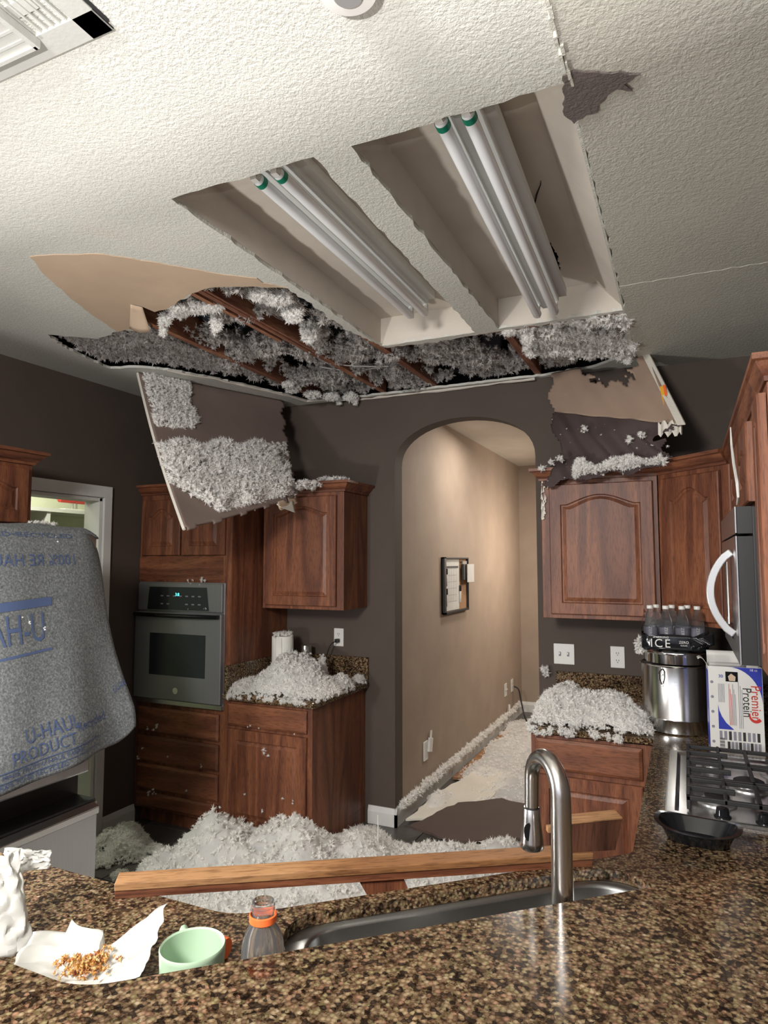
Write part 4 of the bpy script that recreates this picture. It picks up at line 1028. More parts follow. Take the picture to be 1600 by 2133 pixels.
plate('outlet', 'second white plate low on the hall wall, beside the corded outlet', 'outlet', (HX0, 6.72, 0.36), R(90), 0.09, 0.13, 'switch')
def cord(label, pts, r=0.003, m=black_matte, plug=None):
    P = [Vector(p) for p in pts]; out = []
    for i in range(len(P)-1):
        a = P[max(i-1, 0)]; b = P[i]; c = P[i+1]; d = P[min(i+2, len(P)-1)]
        for k in range(6):
            t = k/6; out.append(0.5*((2*b)+(c-a)*t+(2*a-5*b+4*c-d)*t*t+(3*b-a-3*c+d)*t**3))
    out.append(P[-1])
    if plug is None: return tag(MB().tube(out, r, 8).build('power_cord', m, smooth=True), label, 'cord')
    t = thing('power_cord', label, 'cord', plug)
    MB().tube(out, r, 8).build('cord', m, t, smooth=True, world=True)
    MB().box(-0.013, 0.013, -0.032, -0.001, -0.012, 0.012).build('plug', m, t, bev=0.004)
    return t
cord('black power cord plugged into the outlet above the left countertop', [(-2.122, WB-0.045, 1.135), (-2.135, WB-0.085, 1.12), (-2.16, WB-0.09, 1.06), (-2.17, WB-0.08, 1.00), (-2.165, WB-0.10, 0.95)], 0.0035, plug=(-2.122, WB-0.011, 1.138))
cord('black cord hanging from the outlet on the hall wall', [(HX0+0.02, 7.0, 0.35), (HX0+0.07, 7.0, 0.32), (HX0+0.10, 6.98, 0.20), (HX0+0.16, 6.9, 0.05), (HX0+0.3, 6.6, 0.02)], 0.008)
# broken thermostat-like plate in the hall
bs = thing('broken_wall_plate', 'broken white wall plate hanging crooked low on the hall wall', 'wall plate', (HX0, 4.46, 0.345), R(90))
MB().box(-0.055, 0.02, -0.012, -0.001, -0.075, 0.055).build('plate', white_pl, bs, bev=0.003)
MB().box(0.0, 0.060, -0.03, -0.012, -0.02, 0.075).build('loose_cover', white_pl, bs, bev=0.003).rotation_euler = (0, R(14), 0)
MB().box(0.045, 0.058, -0.020, -0.010, 0.05, 0.125).build('shard', white_pl, bs).rotation_euler = (0, R(12), 0)
st = thing('door_stop', 'small white door stop standing on the hall baseboard', 'door stop', (HX0+0.02, 6.75, 0.11))
MB().box(-0.01, 0.03, -0.03, 0.03, 0.0, 0.02).tube([(0.01, 0, 0.018), (0.01, 0, 0.10)], 0.012, 8).build('stop', white_pl, st)

# calendar board in the hall
cal = thing('calendar_board', 'black-framed cork board with a white monthly calendar on the hall wall', 'calendar', (HX0, 4.80, 1.255), R(90))
CWd, CHt = 0.62, 0.44
MB().box(0, CWd, -0.012, -0.0005, 0, CHt).build('cork', cork, cal)
fr = MB()
for a in ((0, CWd, 0, 0.018), (0, CWd, CHt-0.012, CHt), (0, 0.045, 0, CHt), (CWd-0.012, CWd, 0, CHt)): fr.box(a[0], a[1], -0.03, -0.0005, a[2], a[3])
fr.build('frame', black_matte, cal, bev=0.002)
sh_ = MB().box(0.050, 0.395, -0.016, -0.0125, 0.022, CHt-0.016).build('calendar_sheet', paper, cal)
MB().box(0.07, 0.375, -0.0168, -0.0161, CHt-0.085, CHt-0.070).build('weekday_bar', ink_black, sh_)
for k in range(7):
    MB().box(0.075+k*0.043, 0.0765+k*0.043, -0.0168, -0.0161, 0.09, CHt-0.085).build('grid_line', ink_gray, sh_)
for k in range(6):
    MB().box(0.075, 0.335, -0.0168, -0.0161, 0.09+k*0.052, 0.0915+k*0.052).build('grid_line', ink_gray, sh_)
for i, (z0_, x_) in enumerate(((0.215, 0.052), (0.06, 0.052), (0.075, 0.392))):
    mk = thing('marker_pen', ['upper black marker on the left side of the calendar', 'lower black marker on the left side of the calendar', 'purple-white marker clipped right of the calendar sheet'][i], 'marker', (HX0+0.022, 4.80+x_+0.012, 1.255+z0_))
    MB().lathe([(0.008, 0.0), (0.009, 0.002), (0.009, 0.085), (0.007, 0.09)], (0, 0, 0), 10).build('barrel', white_pl, mk, smooth=True)
    MB().lathe([(0.010, 0.091), (0.011, 0.093), (0.011, 0.135), (0.008, 0.138)], (0, 0, 0), 10).build('cap', black_matte, mk, smooth=True)
nt = thing('note_pad', 'white note and phone-sized card pinned to the right side of the calendar board', 'note', (HX0+0.015, 5.25, 1.49))
nt.rotation_euler = (0, 0, R(90))
MB().box(-0.02, 0.05, -0.03, -0.012, 0.02, 0.15).build('pocket', black_matte, nt, bev=0.002)
MB().box(0.04, 0.22, -0.046, -0.040, 0.0, 0.15).build('note_sheet', paper, nt)
MB().box(0.0, 0.10, -0.02, -0.012, 0.150, 0.175).build('clip', silver_plastic, nt)

# ================================================================ LEFT COUNTERTOP
tw = thing('paper_towel_roll', 'white paper towel roll standing in insulation on the left countertop', 'paper towels', (-2.395, 3.66, CT))
MB().lathe([(0.068, 0.001), (0.070, 0.004), (0.070, 0.292), (0.068, 0.296), (0.022, 0.296), (0.021, 0.29)], (0, 0, 0), 36).build('roll', pap_towel, tw, smooth=True)
MB().grid(lambda u, v: (0.071*math.cos(R(-60-35*u)), 0.071*math.sin(R(-60-35*u))-0.004*u, 0.004+0.286*v), 6, 2).build('loose_sheet', pap_towel, tw, smooth=True, solid=0.001)
tc = thing('steel_tumbler', 'stainless steel canister behind the paper towel roll', 'canister', (-2.305, 3.80, CT))
MB().lathe([(0.040, 0.001), (0.042, 0.004), (0.044, 0.15), (0.043, 0.152), (0.040, 0.155), (0.036, 0.225), (0.030, 0.228)], (0, 0, 0), 28).build('canister', potsteel, tc, smooth=True, angle=30)
gb_ = thing('glass_bottle', 'small clear bottle half buried in insulation near the left outlet', 'bottle', (-2.125, 3.70, CT))
MB().lathe([(0.028, 0.001), (0.032, 0.006), (0.032, 0.10), (0.016, 0.14), (0.013, 0.165), (0.014, 0.168)], (0, 0, 0), 20).build('bottle_body', clear, gb_, smooth=True)
gbx = thing('cardboard_tray', 'white carton edge under the insulation on the left countertop', 'carton', (-2.40, 3.52, CT), R(14))
MB().box(-0.09, 0.11, -0.05, 0.05, 0.0005, 0.055).build('carton', card_white, gbx, bev=0.001)

# pantry shelf and what stands on it
psh = struct(MB().box(-4.655, -4.33, 1.47, 4.39, 2.035, 2.062).build('trim_12', white_pl))
struct(MB().box(-4.655, -4.34, 3.43, 3.458, 1.40, 2.0345).build('trim_13', white_pl))
rk = thing('toy_rack', 'red barred rack standing on the pantry shelf', 'rack', (-4.45, 3.76, 2.063))
MB().tube([(0, -0.15, 0.085), (0, -0.14, 0.085), (0, 0.14, 0.085), (0, 0.15, 0.085)], [0.012, 0.024, 0.024, 0.012], 14).build('bar', red_m, rk, smooth=True)
MB().tube([(0, -0.015, 0.07), (0, -0.015, 0.01)], 0.008, 8).build('stem', silver_plastic, rk)
MB().tube([(0, 0.02, 0.07), (0, 0.02, 0.01)], 0.008, 8).build('stem', silver_plastic, rk)
MB().box(-0.04, 0.04, -0.12, 0.12, 0.0, 0.014).build('foot', white_pl, rk, bev=0.003)
for k in range(6): MB().tube([(0, -0.06+k*0.026, 0.105), (0, -0.06+k*0.026, 0.160)], 0.004, 6).build('prong', silver_plastic, rk)

# ================================================================ FAUCET AND THINGS BY THE SINK
q = pen(0.692, 1.107)
fc = thing('faucet', 'tall brushed-nickel pull-down kitchen faucet in front of the sink', 'faucet', (q[0], q[1], CT)); fc.rotation_euler = (0, 0, R(42))
MB().lathe([(0.030, 0.0005), (0.031, 0.004), (0.030, 0.010), (0.022, 0.014)], (0, 0, 0), 32).build('base_ring', nickel, fc, smooth=True)
AR = 0.0525; zt = 0.340
pts = [(0, 0, 0.010), (0, 0, 0.08), (0, 0, 0.16), (0, 0, 0.24), (0, 0, 0.30), (0, 0, zt)]
rad = [0.0205, 0.0203, 0.0200, 0.0195, 0.0190, 0.0185]
for k in range(1, 17):
    a = PI*k/16; pts.append((0, AR-AR*math.cos(a), zt+AR*1.05*math.sin(a))); rad.append(0.0185-0.0045*k/16)
pts += [(0, 2*AR+0.001, zt-0.03), (0, 2*AR+0.002, zt-0.055)]; rad += [0.0138, 0.0138]
MB().tube(pts, rad, 28).build('spout', nickel, fc, smooth=True)
hd = MB().lathe([(0.0150, zt-0.056), (0.0162, zt-0.058), (0.0178, zt-0.078), (0.0225, zt-0.122), (0.0232, zt-0.134), (0.0200, zt-0.137)], (0, 2*AR+0.003, 0), 28).build('spray_head', nickel, fc, smooth=True, angle=50)
MB().lathe([(0.0162, zt-0.0555), (0.0168, zt-0.0562), (0.0168, zt-0.0578), (0.0162, zt-0.058)], (0, 2*AR+0.003, 0), 28, cap0=False, cap1=False).build('joint_ring', black_matte, hd)
# toggle button facing the bar
bt = MB().lathe([(0.0085, 0), (0.0080, 0.003), (0.003, 0.0045)], (0, 0, 0), 20, axis='y'); 
bt.v = [(x-0.0165, y+2*AR-0.012, z*2.0+zt-0.098) for x, y, z in bt.v]
bt.build('spray_button', black_gloss, hd, smooth=True)
MB().tube([(0.018, 0, 0.07), (0.045, 0, 0.085), (0.085, 0, 0.12)], [0.012, 0.008, 0.006], 12).build('lever', nickel, fc, smooth=True)

wb = thing('sports_drink_bottle', 'open clear drink bottle with an orange neck ring at the left end of the sink', 'bottle', (-0.640, 0.930, CT))
MB().lathe([(0.028, 0.001), (0.033, 0.005), (0.034, 0.03), (0.031, 0.06), (0.034, 0.090), (0.0345, 0.148), (0.033, 0.164), (0.027, 0.183), (0.0195, 0.194), (0.0175, 0.200), (0.0175, 0.228)], (0, 0, 0), 36, cap1=False).build('bottle_body', clear, wb, smooth=True)
MB().lathe([(0.0202, 0.1965), (0.0218, 0.198), (0.0218, 0.2075), (0.0202, 0.209)], (0, 0, 0), 30, cap0=False, cap1=False).build('neck_ring', orange, wb, smooth=True, solid=0.001)
for zz in (0.2145, 0.2215): MB().lathe([(0.018, zz-0.0015), (0.0192, zz), (0.018, zz+0.0015)], (0, 0, 0), 30, cap0=False, cap1=False).build('thread', clear, wb, smooth=True)
mg = thing('mug', 'mint green ceramic mug behind the bar edge', 'mug', (-0.778, 0.925, CT), R(-15))
MB().lathe([(0.038, 0.001), (0.043, 0.004), (0.050, 0.03), (0.054, 0.124), (0.0545, 0.129), (0.053, 0.1315), (0.0505, 0.129), (0.0500, 0.12), (0.046, 0.03), (0.036, 0.012), (0.005, 0.010)], (0, 0, 0), 48).build('cup', mint, mg, smooth=True)
hp = [(-0.050+0.0, 0.012, 0.135)]
hp = [(-0.050, 0.018, 0.122), (-0.064, 0.026, 0.123), (-0.078, 0.033, 0.110), (-0.080, 0.034, 0.08), (-0.070, 0.03, 0.05), (-0.050, 0.020, 0.035)]
MB().tube(hp, 0.0075, 10).build('handle', mint, mg, smooth=True)
cp_ = thing('bottle_cap', 'orange bottle cap standing on its rim behind the mint mug', 'bottle cap', (-0.852, 1.100, CT+0.0200))
MB().lathe([(0.018, -0.009), (0.0195, -0.007), (0.0195, 0.008), (0.018, 0.010)], (0, 0, 0), 28, axis='x').build('cap', orange, cp_, smooth=True)

# crumpled sandwich paper and bag at the left end of the bar
def crumple(fn, nu, nv, amp, seed, m, name, parent, keep=None, solid=0.0006):
    r_ = np.random.default_rng(seed); ph = r_.random((14, 4))*6.28; fr_ = r_.uniform(2, 11, (14, 2)); am = 1/np.hypot(fr_[:, 0], fr_[:, 1])
    def g(u, v):
        p = Vector(fn(u, v)); d = [0, 0, 0]
        for k in range(14):
            s = math.sin(fr_[k, 0]*u*3+ph[k, 0]+1.4*math.sin(fr_[k, 1]*v*2+ph[k, 1]))*math.cos(fr_[k, 1]*v*3+ph[k, 2])
            d[k % 3] += abs(s)**0.7*math.copysign(am[k], s)*2.2
        return tuple(p+Vector(d)*amp)
    return MB().grid(g, nu, nv, keep).build(name, m, parent, smooth=True, solid=solid, angle=22)
pw = thing('sandwich_wrapper', 'crumpled white sandwich paper with greasy crumbs on the left counter', 'food wrapper', (-1.045, 0.925, CT), R(33))
def wrapper(u, v):
    x = -0.125+0.25*u; y = -0.075+0.15*v
    e = abs(u-0.5)*2
    z = 0.012+0.050*max(0, e-0.35)**1.4+0.115*max(0, v-0.62)**1.1*(1.15 if 0.25 < u < 0.55 else 0.55)*(1.3-abs(u-0.4))+0.10*max(0, u-0.62)*v
    return (x+0.02*v, y+0.02*math.sin(u*9), max(0.004, z))
crumple(wrapper, 46, 30, 0.0065, 3, paper, 'paper', pw)
rngf = np.random.default_rng(3); Pf = np.stack([rngf.normal(0.015, 0.022, 240), rngf.normal(0.015, 0.016, 240), rngf.uniform(0.018, 0.040, 240)], 1)
stuffobj('crumbs', [tufts(Pf, rngf.uniform(0.002, 0.007, 240), rngf)], food, None, parent=pw)
pb_ = thing('paper_bag', 'tall white paper bag torn open at the left edge of the picture', 'paper bag', (-1.265, 0.930, CT), R(20))
def bag(u, v):
    a = -0.9+2.6*u; rr = 0.070*(1-0.60*v**1.2)
    return (-0.02+rr*math.sin(a)-0.02*v, 0.02-rr*math.cos(a)*0.8+0.04*v, 0.004+0.165*v)
crumple(bag, 30, 36, 0.007, 9, paper, 'bag_wall', pb_)
crumple(lambda u, v: (-0.045+0.080*u, 0.075+0.035*u, 0.115+0.055*v-0.02*u*v), 16, 12, 0.007, 4, paper, 'torn_flap', pb_)
MB().box(-0.06, -0.02, -0.052, -0.049, 0.03, 0.09).build('yellow_label', yellow_m, pb_)

# ================================================================ FALLEN CABINET FRAME
A = Vector((-1.225, 1.185, CT+0.021)); B = Vector((-0.245, 1.812, CT+0.022)); ax = (B-A).normalized(); Lr = (B-A).length
ff_ = thing('fallen_face_frame', 'long broken oak cabinet frame lying across the sink opening', 'wooden frame', tuple(A)); ff_.rotation_euler = (R(8), 0, math.atan2(ax.y, ax.x))
MB().box(0, Lr, -0.008, 0.012, -0.020, 0.000).build('rail_dark_front', wood_h, ff_, bev=0.001)
MB().box(0, Lr, -0.012, 0.034, 0.0003, 0.018).build('rail_lit_top', plank_m, ff_, bev=0.002)  # lighter strip of the same rail, its lit top put into the colour
s1 = MB().loops([[(0.565, y, -0.0205), (0.675, y, -0.0205), (0.700, y, -0.085), (0.600, y, -0.085)] for y in (0.004, 0.024)]).build('stile', wood_v, ff_)
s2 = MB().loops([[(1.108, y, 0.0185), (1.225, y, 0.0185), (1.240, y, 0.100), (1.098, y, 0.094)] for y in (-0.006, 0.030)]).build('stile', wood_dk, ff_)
MB().loops([[(1.099, y, 0.0945), (1.239, y, 0.1005), (1.240, y, 0.1035), (1.098, y, 0.0975)] for y in (-0.008, 0.034)]).build('stile_lit_top', plank_m, ff_)  # light on the stile's top edge painted as a paler strip
sp = MB(); sp.loops([[(1.070+dx, y, z) for dx, z in ((0, 0.021), (0.016, 0.021), (0.030, 0.095), (0.022, 0.095))] for y in (-0.012, 0.000)]); sp.box(1.04, 1.085, -0.012, 0.002, 0.078, 0.092)
sp.build('splinter', plank_m, ff_)
tag(MB().box(-2.0, -1.992, 3.19, 3.198, 0.14, 0.42).build('white_stick', white_pl) if False else MB().tube([(-1.52, 3.25, 0.05), (-1.53, 3.27, 0.32)], 0.004, 6).build('white_rod', white_pl), 'thin white rod sticking up out of the floor insulation', 'rod')

# ================================================================ FALLEN DRYWALL
def V3(*a): return Vector(a)
def quadf(A, B, Cc, D): return lambda u, v: (A*(1-u)+B*u)*(1-v)+(D*(1-u)+Cc*u)*v
hp0 = quadf(V3(-2.87, 2.83, 2.752), V3(-2.48, 3.76, 2.752), V3(-2.11, 3.40, 2.02), V3(-2.22, 2.525, 1.796))
hn = (V3(-2.48, 3.76, 2.76)-V3(-2.87, 2.83, 2.76)).cross(V3(-2.22, 2.525, 1.8)-V3(-2.87, 2.83, 2.76)).normalized()
if hn.z < 0: hn = -hn
def hpf(u, v): return tuple(hp0(u, v)+hn*(-0.03*math.sin(PI*v)-0.01*math.sin(7*u)*v))
hd_ = thing('hanging_drywall', 'big drywall sheet hanging from the torn ceiling at the left, insulation still on its back', 'drywall sheet', tuple(hp0(0.5, 0)))
def hkeep(u, v):
    if v > 0.975+0.006*math.sin(u*31): return False
    if u > 0.86 and v > 0.94-0.02*math.sin(u*40): return False
    if u > 0.985+0.012*math.sin(v*37): return False
    return True
g = MB().grid(hpf, 60, 70, hkeep).build('board', kraft_dk, hd_, smooth=True, solid=0.013, world=True)
g.modifiers['solid'].offset = -1
eg = []
for k in range(41): eg.append(Vector(hpf(0.0, k/41))+hn*0.001)
MB().tube(eg, 0.0085, 6).build('white_edge', gypsum, hd_, world=True)
def band(u, v): return tuple(Vector(hpf(0.02+0.93*u, 0.375+0.035*v))+hn*0.002)
MB().grid(band, 20, 2).build('joist_mark', kraft, hd_, world=True)
cu0 = [Vector(hpf(0.78, 0.95)), Vector(hpf(0.97, 0.90))]
def curl(u, v):
    a = v*3.4; p = cu0[0].lerp(cu0[1], u); r_ = 0.035*(1-0.4*u)
    return tuple(p+V3(0.35, -0.9, 0).normalized()*(r_*math.sin(a)+0.02*v)+V3(0, 0, -1)*(r_*(1-math.cos(a))*0.8+0.03*v*u)+V3(0.03*v, 0, 0))
MB().grid(curl, 10, 14).build('curled_paper', kraft, hd_, smooth=True, solid=0.002, world=True)
MB().grid(lambda u, v: tuple(Vector(hpf(0.80+0.17*u, 0.955))+V3(0.02*v+0.01, -0.05, -0.02-0.055*v*(0.3+u))), 8, 6).build('torn_corner', gypsum, hd_, smooth=True, solid=0.004, world=True)
hw = [tuple(x) for x in [hn]][0]
def insA(u, v):
    if 0.43 < v < 0.93 and 0.0 < u < 0.97:
        if u < 0.30 and v > 0.72+0.75*u: return 0
        if u > 0.84 and v < 0.70: return 0.15 if random.random() < 0.22 else 0
        e = min(u+0.05, 0.97-u, (v-0.43)*1.3, (0.95-v)*1.3)*5+0.15*math.sin(u*23+v*9)
        return max(0, min(1, e))
    return 0
def insB(u, v):
    if 0.005 < v < 0.355 and 0.02 < u < 0.30+0.02*math.sin(v*30):
        return min(1, min(u, 0.33-u, 0.37-v)*7+0.2)
    return 0
pA = onpatch(hpf, insA, hn, 5780, (0.0086, 0.0211), 0.075, 21)+onpatch(hpf, insB, hn, 1530, (0.0072, 0.0172), 0.04, 22)
pA += onpatch(hpf, lambda u, v: 0.05 if 0.97 > v > 0.45 else 0, hn, 70, (0.003, 0.008), 0.002, 23)
pA += cloud([(-2.13, 3.45, 2.13, .12, .12, .03), (-2.02, 3.60, 2.175, .10, .05, .018), (-1.95, 3.62, 2.175, .06, .05, .012)], 442, (0.0058, 0.0145), 24)
stuffobj('insulation_patch', pA, fluff_m, 'white fluffy insulation lying on the hanging drywall sheet at the left')

def S3(x, y, Y): return survey(x, y, 1, Y)
rows = [[S3(1142, 782, 3.88), S3(1345, 737, 3.70)], [S3(1143, 820, 3.80), S3(1382, 812, 3.52)], [S3(1142, 858, 3.74), S3(1420, 885, 3.38)],
        [S3(1152, 905, 3.64), S3(1385, 915, 3.42)], [S3(1160, 955, 3.59), S3(1402, 950, 3.44)], [S3(1135, 985, 3.555), S3(1402, 962, 3.43)], [S3(1128, 1022, 3.52), S3(1380, 978, 3.42)]]
def rp(u, v):
    k = v*(len(rows)-1); i = min(int(k), len(rows)-2); f = k-i
    a = rows[i][0].lerp(rows[i+1][0], f); b = rows[i][1].lerp(rows[i+1][1], f)
    p = a.lerp(b, u)
    w_ = 0.012*math.sin(u*13+v*7)*math.sin(v*9+1)+0.008*math.sin(u*29-v*17)+0.016*abs(math.sin((u*1.4-v*1.1)*5))
    if v < 0.34: w_ *= 0.25
    return tuple(p+V3(0, -w_, 0.4*w_))
def rkeep(u, v):
    e = 0.03*math.sin(u*37)+0.02*math.sin(u*71)
    if v < 0.085+0.5*e and 0.36 < u < 0.90: return v > 0.13-0.35*abs(u-0.63)+0.3*e
    if v < 0.12+e*0.5 and 0.42 < u < 0.82: return False
    if u < 0.03+0.03*math.sin(v*24): return False
    if v > 0.36 and u > 0.965+0.03*math.sin(v*50): return False
    if 0.47 < v < 0.52 and u > 0.9: return False
    if v > 0.955+0.03*math.sin(u*19): return False
    return True
rd = thing('fallen_drywall', 'torn drywall sheet slumped from the ceiling onto the wide wall cabinet right of the arch', 'drywall sheet', tuple(rows[0][0]))
MB().grid(lambda u, v: rp(u, v*0.335), 50, 34, lambda u, v: rkeep(u, v*0.335)).build('board', kraft_md, rd, smooth=True, solid=0.010, world=True, angle=25)
MB().grid(lambda u, v: rp(u, 0.335+0.665*v), 50, 50, lambda u, v: rkeep(u, 0.335+0.665*v)).build('torn_paper', kraft_shade, rd, smooth=True, solid=0.003, world=True, angle=25)
ee = [rows[0][1].lerp(rows[2][1], k/14)+V3(0.004, -0.01, 0) for k in range(15)]
eb = MB()
L = []
for p in ee: L.append([p+V3(-0.022, -0.006, -0.004), p+V3(0.012, -0.008, -0.004), p+V3(0.014, 0.006, 0.004), p+V3(-0.018, 0.006, 0.004)])
eb.loops(L).build('white_edge', gypsum, rd, world=True)
ye = [S3(1378, 806, 3.52), S3(1383, 830, 3.50), S3(1389, 858, 3.46), S3(1391, 888, 3.42)]
MB().loops([[p+V3(-0.008, -0.014, 0), p+V3(0.010, -0.014, 0), p+V3(0.010, -0.010, 0), p+V3(-0.008, -0.010, 0)] for p in ye]).build('yellow_strip', yellow_m, rd, world=True)
MB().loops([[p+V3(0.006, -0.016, 0.006), p+V3(0.018, -0.016, 0.006), p+V3(0.018, -0.012, 0.006), p+V3(0.006, -0.012, 0.006)] for p in ye]).build('red_strip', orange, rd, world=True)
MB().grid(lambda u, v: tuple(S3(1372+48*u, 880+24*v+6*math.sin(u*19), 3.40)+V3(0, 0.02*v-0.01, 0)), 10, 4).build('crumbled_edge', gypsum, rd, solid=0.010, world=True)
fy = (0, -0.8, 0.6)
pR = onpatch(rp, lambda u, v: 1 if (0.83+0.05*math.sin(u*17) < v < 0.955-0.05*u) and 0.26 < u < 0.93 else 0, fy, 884, (0.0058, 0.0145), 0.05, 31)
pR += onpatch(rp, lambda u, v: 0.05, fy, 60, (0.003, 0.008), 0.004, 32)
for (x, y, Y) in ((1217, 893, 3.58), (1337, 905, 3.46), (1312, 915, 3.48), (1150, 963, 3.53), (1165, 955, 3.53), (1130, 975, 3.53), (1385, 960, 3.41)):
    q = S3(x, y, Y-0.03); pR += cloud([(q.x, q.y, q.z, .018, .012, .020)], 16, (0.006, 0.014), int(x))
stuffobj('insulation_patch', pR, fluff_m, 'insulation clumps lying on the slumped drywall above the wide right wall cabinet')
q = survey(1523, 890, 0, 0.148); qs = [survey(x, y, 0, 0.148) for x, y in ((1522, 890), (1524, 925), (1529, 965), (1536, 1005), (1538, 1035), (1535, 1055))]
cd = []
for i in range(len(qs)-1):
    for k in range(5): cd.append(qs[i].lerp(qs[i+1], k/5))
tag(MB().tube(cd, [0.002+0.003*math.sin(PI*k/len(cd)) for k in range(len(cd))], 6).build('paper_tape', paper, smooth=True), 'long strip of white joint tape hanging down in front of the microwave cabinet', 'tape')

# sheets of drywall and debris on the hall floor
def sheet(name, label, pts, z, th, m, seed, tilt=(0, 0)):
    pp = jag(pts, 0.012, 0.05, seed); x0, y0 = pts[0]
    mb = MB().prism(pp, 0, th); mb.v = [(x, y, z_+z+tilt[0]*(x-x0)+tilt[1]*(y-y0)) for x, y, z_ in mb.v]
    return tag(mb.build(name, m), label, 'drywall sheet')
sheet('drywall_scrap', 'pale piece of drywall lying on the hall floor along the baseboard', [(-1.66, 3.96), (-1.62, 4.6), (-1.52, 5.2), (-1.22, 5.1), (-1.28, 4.5), (-1.35, 4.1)], 0.030, 0.013, gypsum, 41, (0.0, 0.0))
sheet('drywall_scrap', 'dark brown piece of wet ceiling drywall on the floor in the arch', [(-1.57, 3.80), (-1.40, 4.22), (-1.15, 4.38), (-0.82, 4.30), (-0.82, 3.90), (-1.25, 3.70)], 0.062, 0.013, wet_board, 42, (0.02, 0.05))
tag(MB().box(HX0+0.05, HX0+0.12, 4.9, 6.5, 0.012, 0.028).build('tack_strip', plank_m), 'loose orange wooden strip on the hall floor beside the baseboard', 'strip')

# ================================================================ INSULATION
fr1 = random.Random(77)
def kclip(x, y):
    return ~((x > -2.56) & (x < -1.90) & (y > 3.22)) & ~((x > -0.72) & (y > 3.20)) & (x > XL+0.02) & ~((x < -2.5) & (y > 3.26)) & ~((y > WB-0.02) & ((x < HX0+0.02) | (x > HX1-0.02)))
fb = [(-2.22, 2.98, .40, .36, .25), (-2.42, 2.74, .26, .28, .13), (-1.93, 3.02, .35, .36, .20), (-1.62, 3.18, .40, .50, .14), (-1.22, 3.32, .42, .45, .13), (-0.95, 3.42, .30, .40, .14),
      (-1.8, 2.6, .75, .55, .08), (-1.2, 2.8, .65, .55, .07), (-2.0, 2.25, .60, .40, .06), (-1.3, 2.3, .65, .45, .06), (-0.75, 2.75, .55, .60, .06), (-1.80, 3.62, .14, .22, .06), (-0.95, 3.75, .22, .2, .08)]
stuffobj('insulation_pile', mound(fb, 0.0, 16150, (0.0072, 0.0224), 51, clip=kclip), fluff_m, 'large white heap of blown insulation covering the kitchen floor')
stuffobj('insulation_pile', mound([(-3.05, 3.00, .19, .13, .10), (-2.93, 2.90, .13, .10, .08), (-3.16, 2.92, .09, .12, .05), (-2.78, 2.97, .09, .06, .06), (-2.98, 2.78, .10, .07, .03), (-3.14, 2.80, .10, .12, .05), (-2.76, 2.70, .07, .05, .035), (-2.88, 2.52, .06, .05, .03), (-2.66, 2.44, .10, .06, .04), (-2.60, 2.98, .08, .07, .05), (-2.68, 2.85, .06, .05, .03)], 0.0, 2550, (0.0058, 0.0185), 52, clip=kclip), fluff_m, 'small insulation drift on the dark floor in front of the oven cabinet')
hclip = lambda x, y: (x > HX0+0.05) & (x < HX1+0.8) & (y > WB-0.1)
stuffobj('insulation_pile', mound([(-1.0, 5.4, .75, 1.3, .045), (-1.1, 4.6, .45, .45, .035), (-1.35, 6.3, .5, .9, .05), (-1.5, 5.6, .16, 1.1, .04), (-1.58, 4.4, .10, .25, .05)], 0.012, 4420, (0.0058, 0.0172), 53, clip=hclip, nz=0.5), fluff_m, 'flat layer of insulation spread over the hall floor')
rng = np.random.default_rng(54); n = 800
P = np.stack([HX0+0.012+0.03*rng.random(n), 3.95+3.3*rng.random(n)**1.2, 0.112+0.035*rng.random(n)**2], 1)
stuffobj('insulation_ridge', [tufts(P, rng.uniform(0.008, 0.024, n), rng)], fluff_m, 'line of insulation caught on top of the hall baseboard')
lclip = lambda x, y: (x > -2.53) & (x < -1.87) & (y < WB-0.03)
stuffobj('insulation_pile', mound([(-2.20, 3.46, .25, .24, .165), (-2.40, 3.36, .16, .15, .07), (-2.03, 3.42, .17, .20, .09), (-2.28, 3.60, .2, .16, .13), (-1.95, 3.62, .08, .12, .06), (-1.93, 3.83, .05, .06, .05), (-2.10, 3.66, .05, .05, .15)], CT, 3910, (0.0050, 0.0145), 55, cell=0.012, clip=lclip)
         +cloud([(-2.48+0.56*fr1.random(), 3.212+0.012*fr1.random(), CT-0.002-0.016*fr1.random(), 0.008+.014*fr1.random(), .010, 0.006+0.014*fr1.random()) for k in range(46)]+[(-1.895, 3.25+0.5*fr1.random(), CT-0.006*fr1.random(), .008, .02, .010) for k in range(14)], 1500, (0.0035, 0.0095), 56),
         fluff_m, 'white heap of insulation spilling over the edge of the left countertop')
q_ = tufts(np.stack([rng.normal(-2.40, 0.030, 90), rng.normal(3.66, 0.030, 90), CT+0.297+0.02*rng.random(90)], 1), rng.uniform(0.006, 0.016, 90), rng)
stuffobj('insulation_clump', [q_], fluff_m, 'insulation clump sitting on top of the paper towel roll')
rclip = lambda x, y: (x > -0.72) & (y < WB-0.03) & ((x-PX)**2+(y-PY)**2 > 0.16**2)
stuffobj('insulation_pile', mound([(-0.60, 3.50, .15, .26, .115), (-0.50, 3.38, .16, .18, .085), (-0.37, 3.42, .17, .20, .11), (-0.26, 3.32, .10, .13, .075), (-0.21, 3.26, .06, .06, .03), (-0.64, 3.30, .07, .10, .06), (-0.66, 3.62, .06, .16, .09)], CT, 3910, (0.0050, 0.0145), 57, cell=0.012, clip=rclip)
         +cloud([(-0.70+0.42*fr1.random()**1.2, 3.176+0.010*fr1.random(), CT-0.002-0.020*fr1.random(), 0.008+.012*fr1.random(), .010, 0.006+0.016*fr1.random()) for k in range(40)]+[(-0.712, 3.2+0.45*fr1.random(), CT-0.03*fr1.random(), .010, .02, .016) for k in range(16)], 1500, (0.0035, 0.0095), 58),
         fluff_m, 'white heap of insulation along the right countertop up to the stock pot')
q = S3(1136, 1398, 3.88)
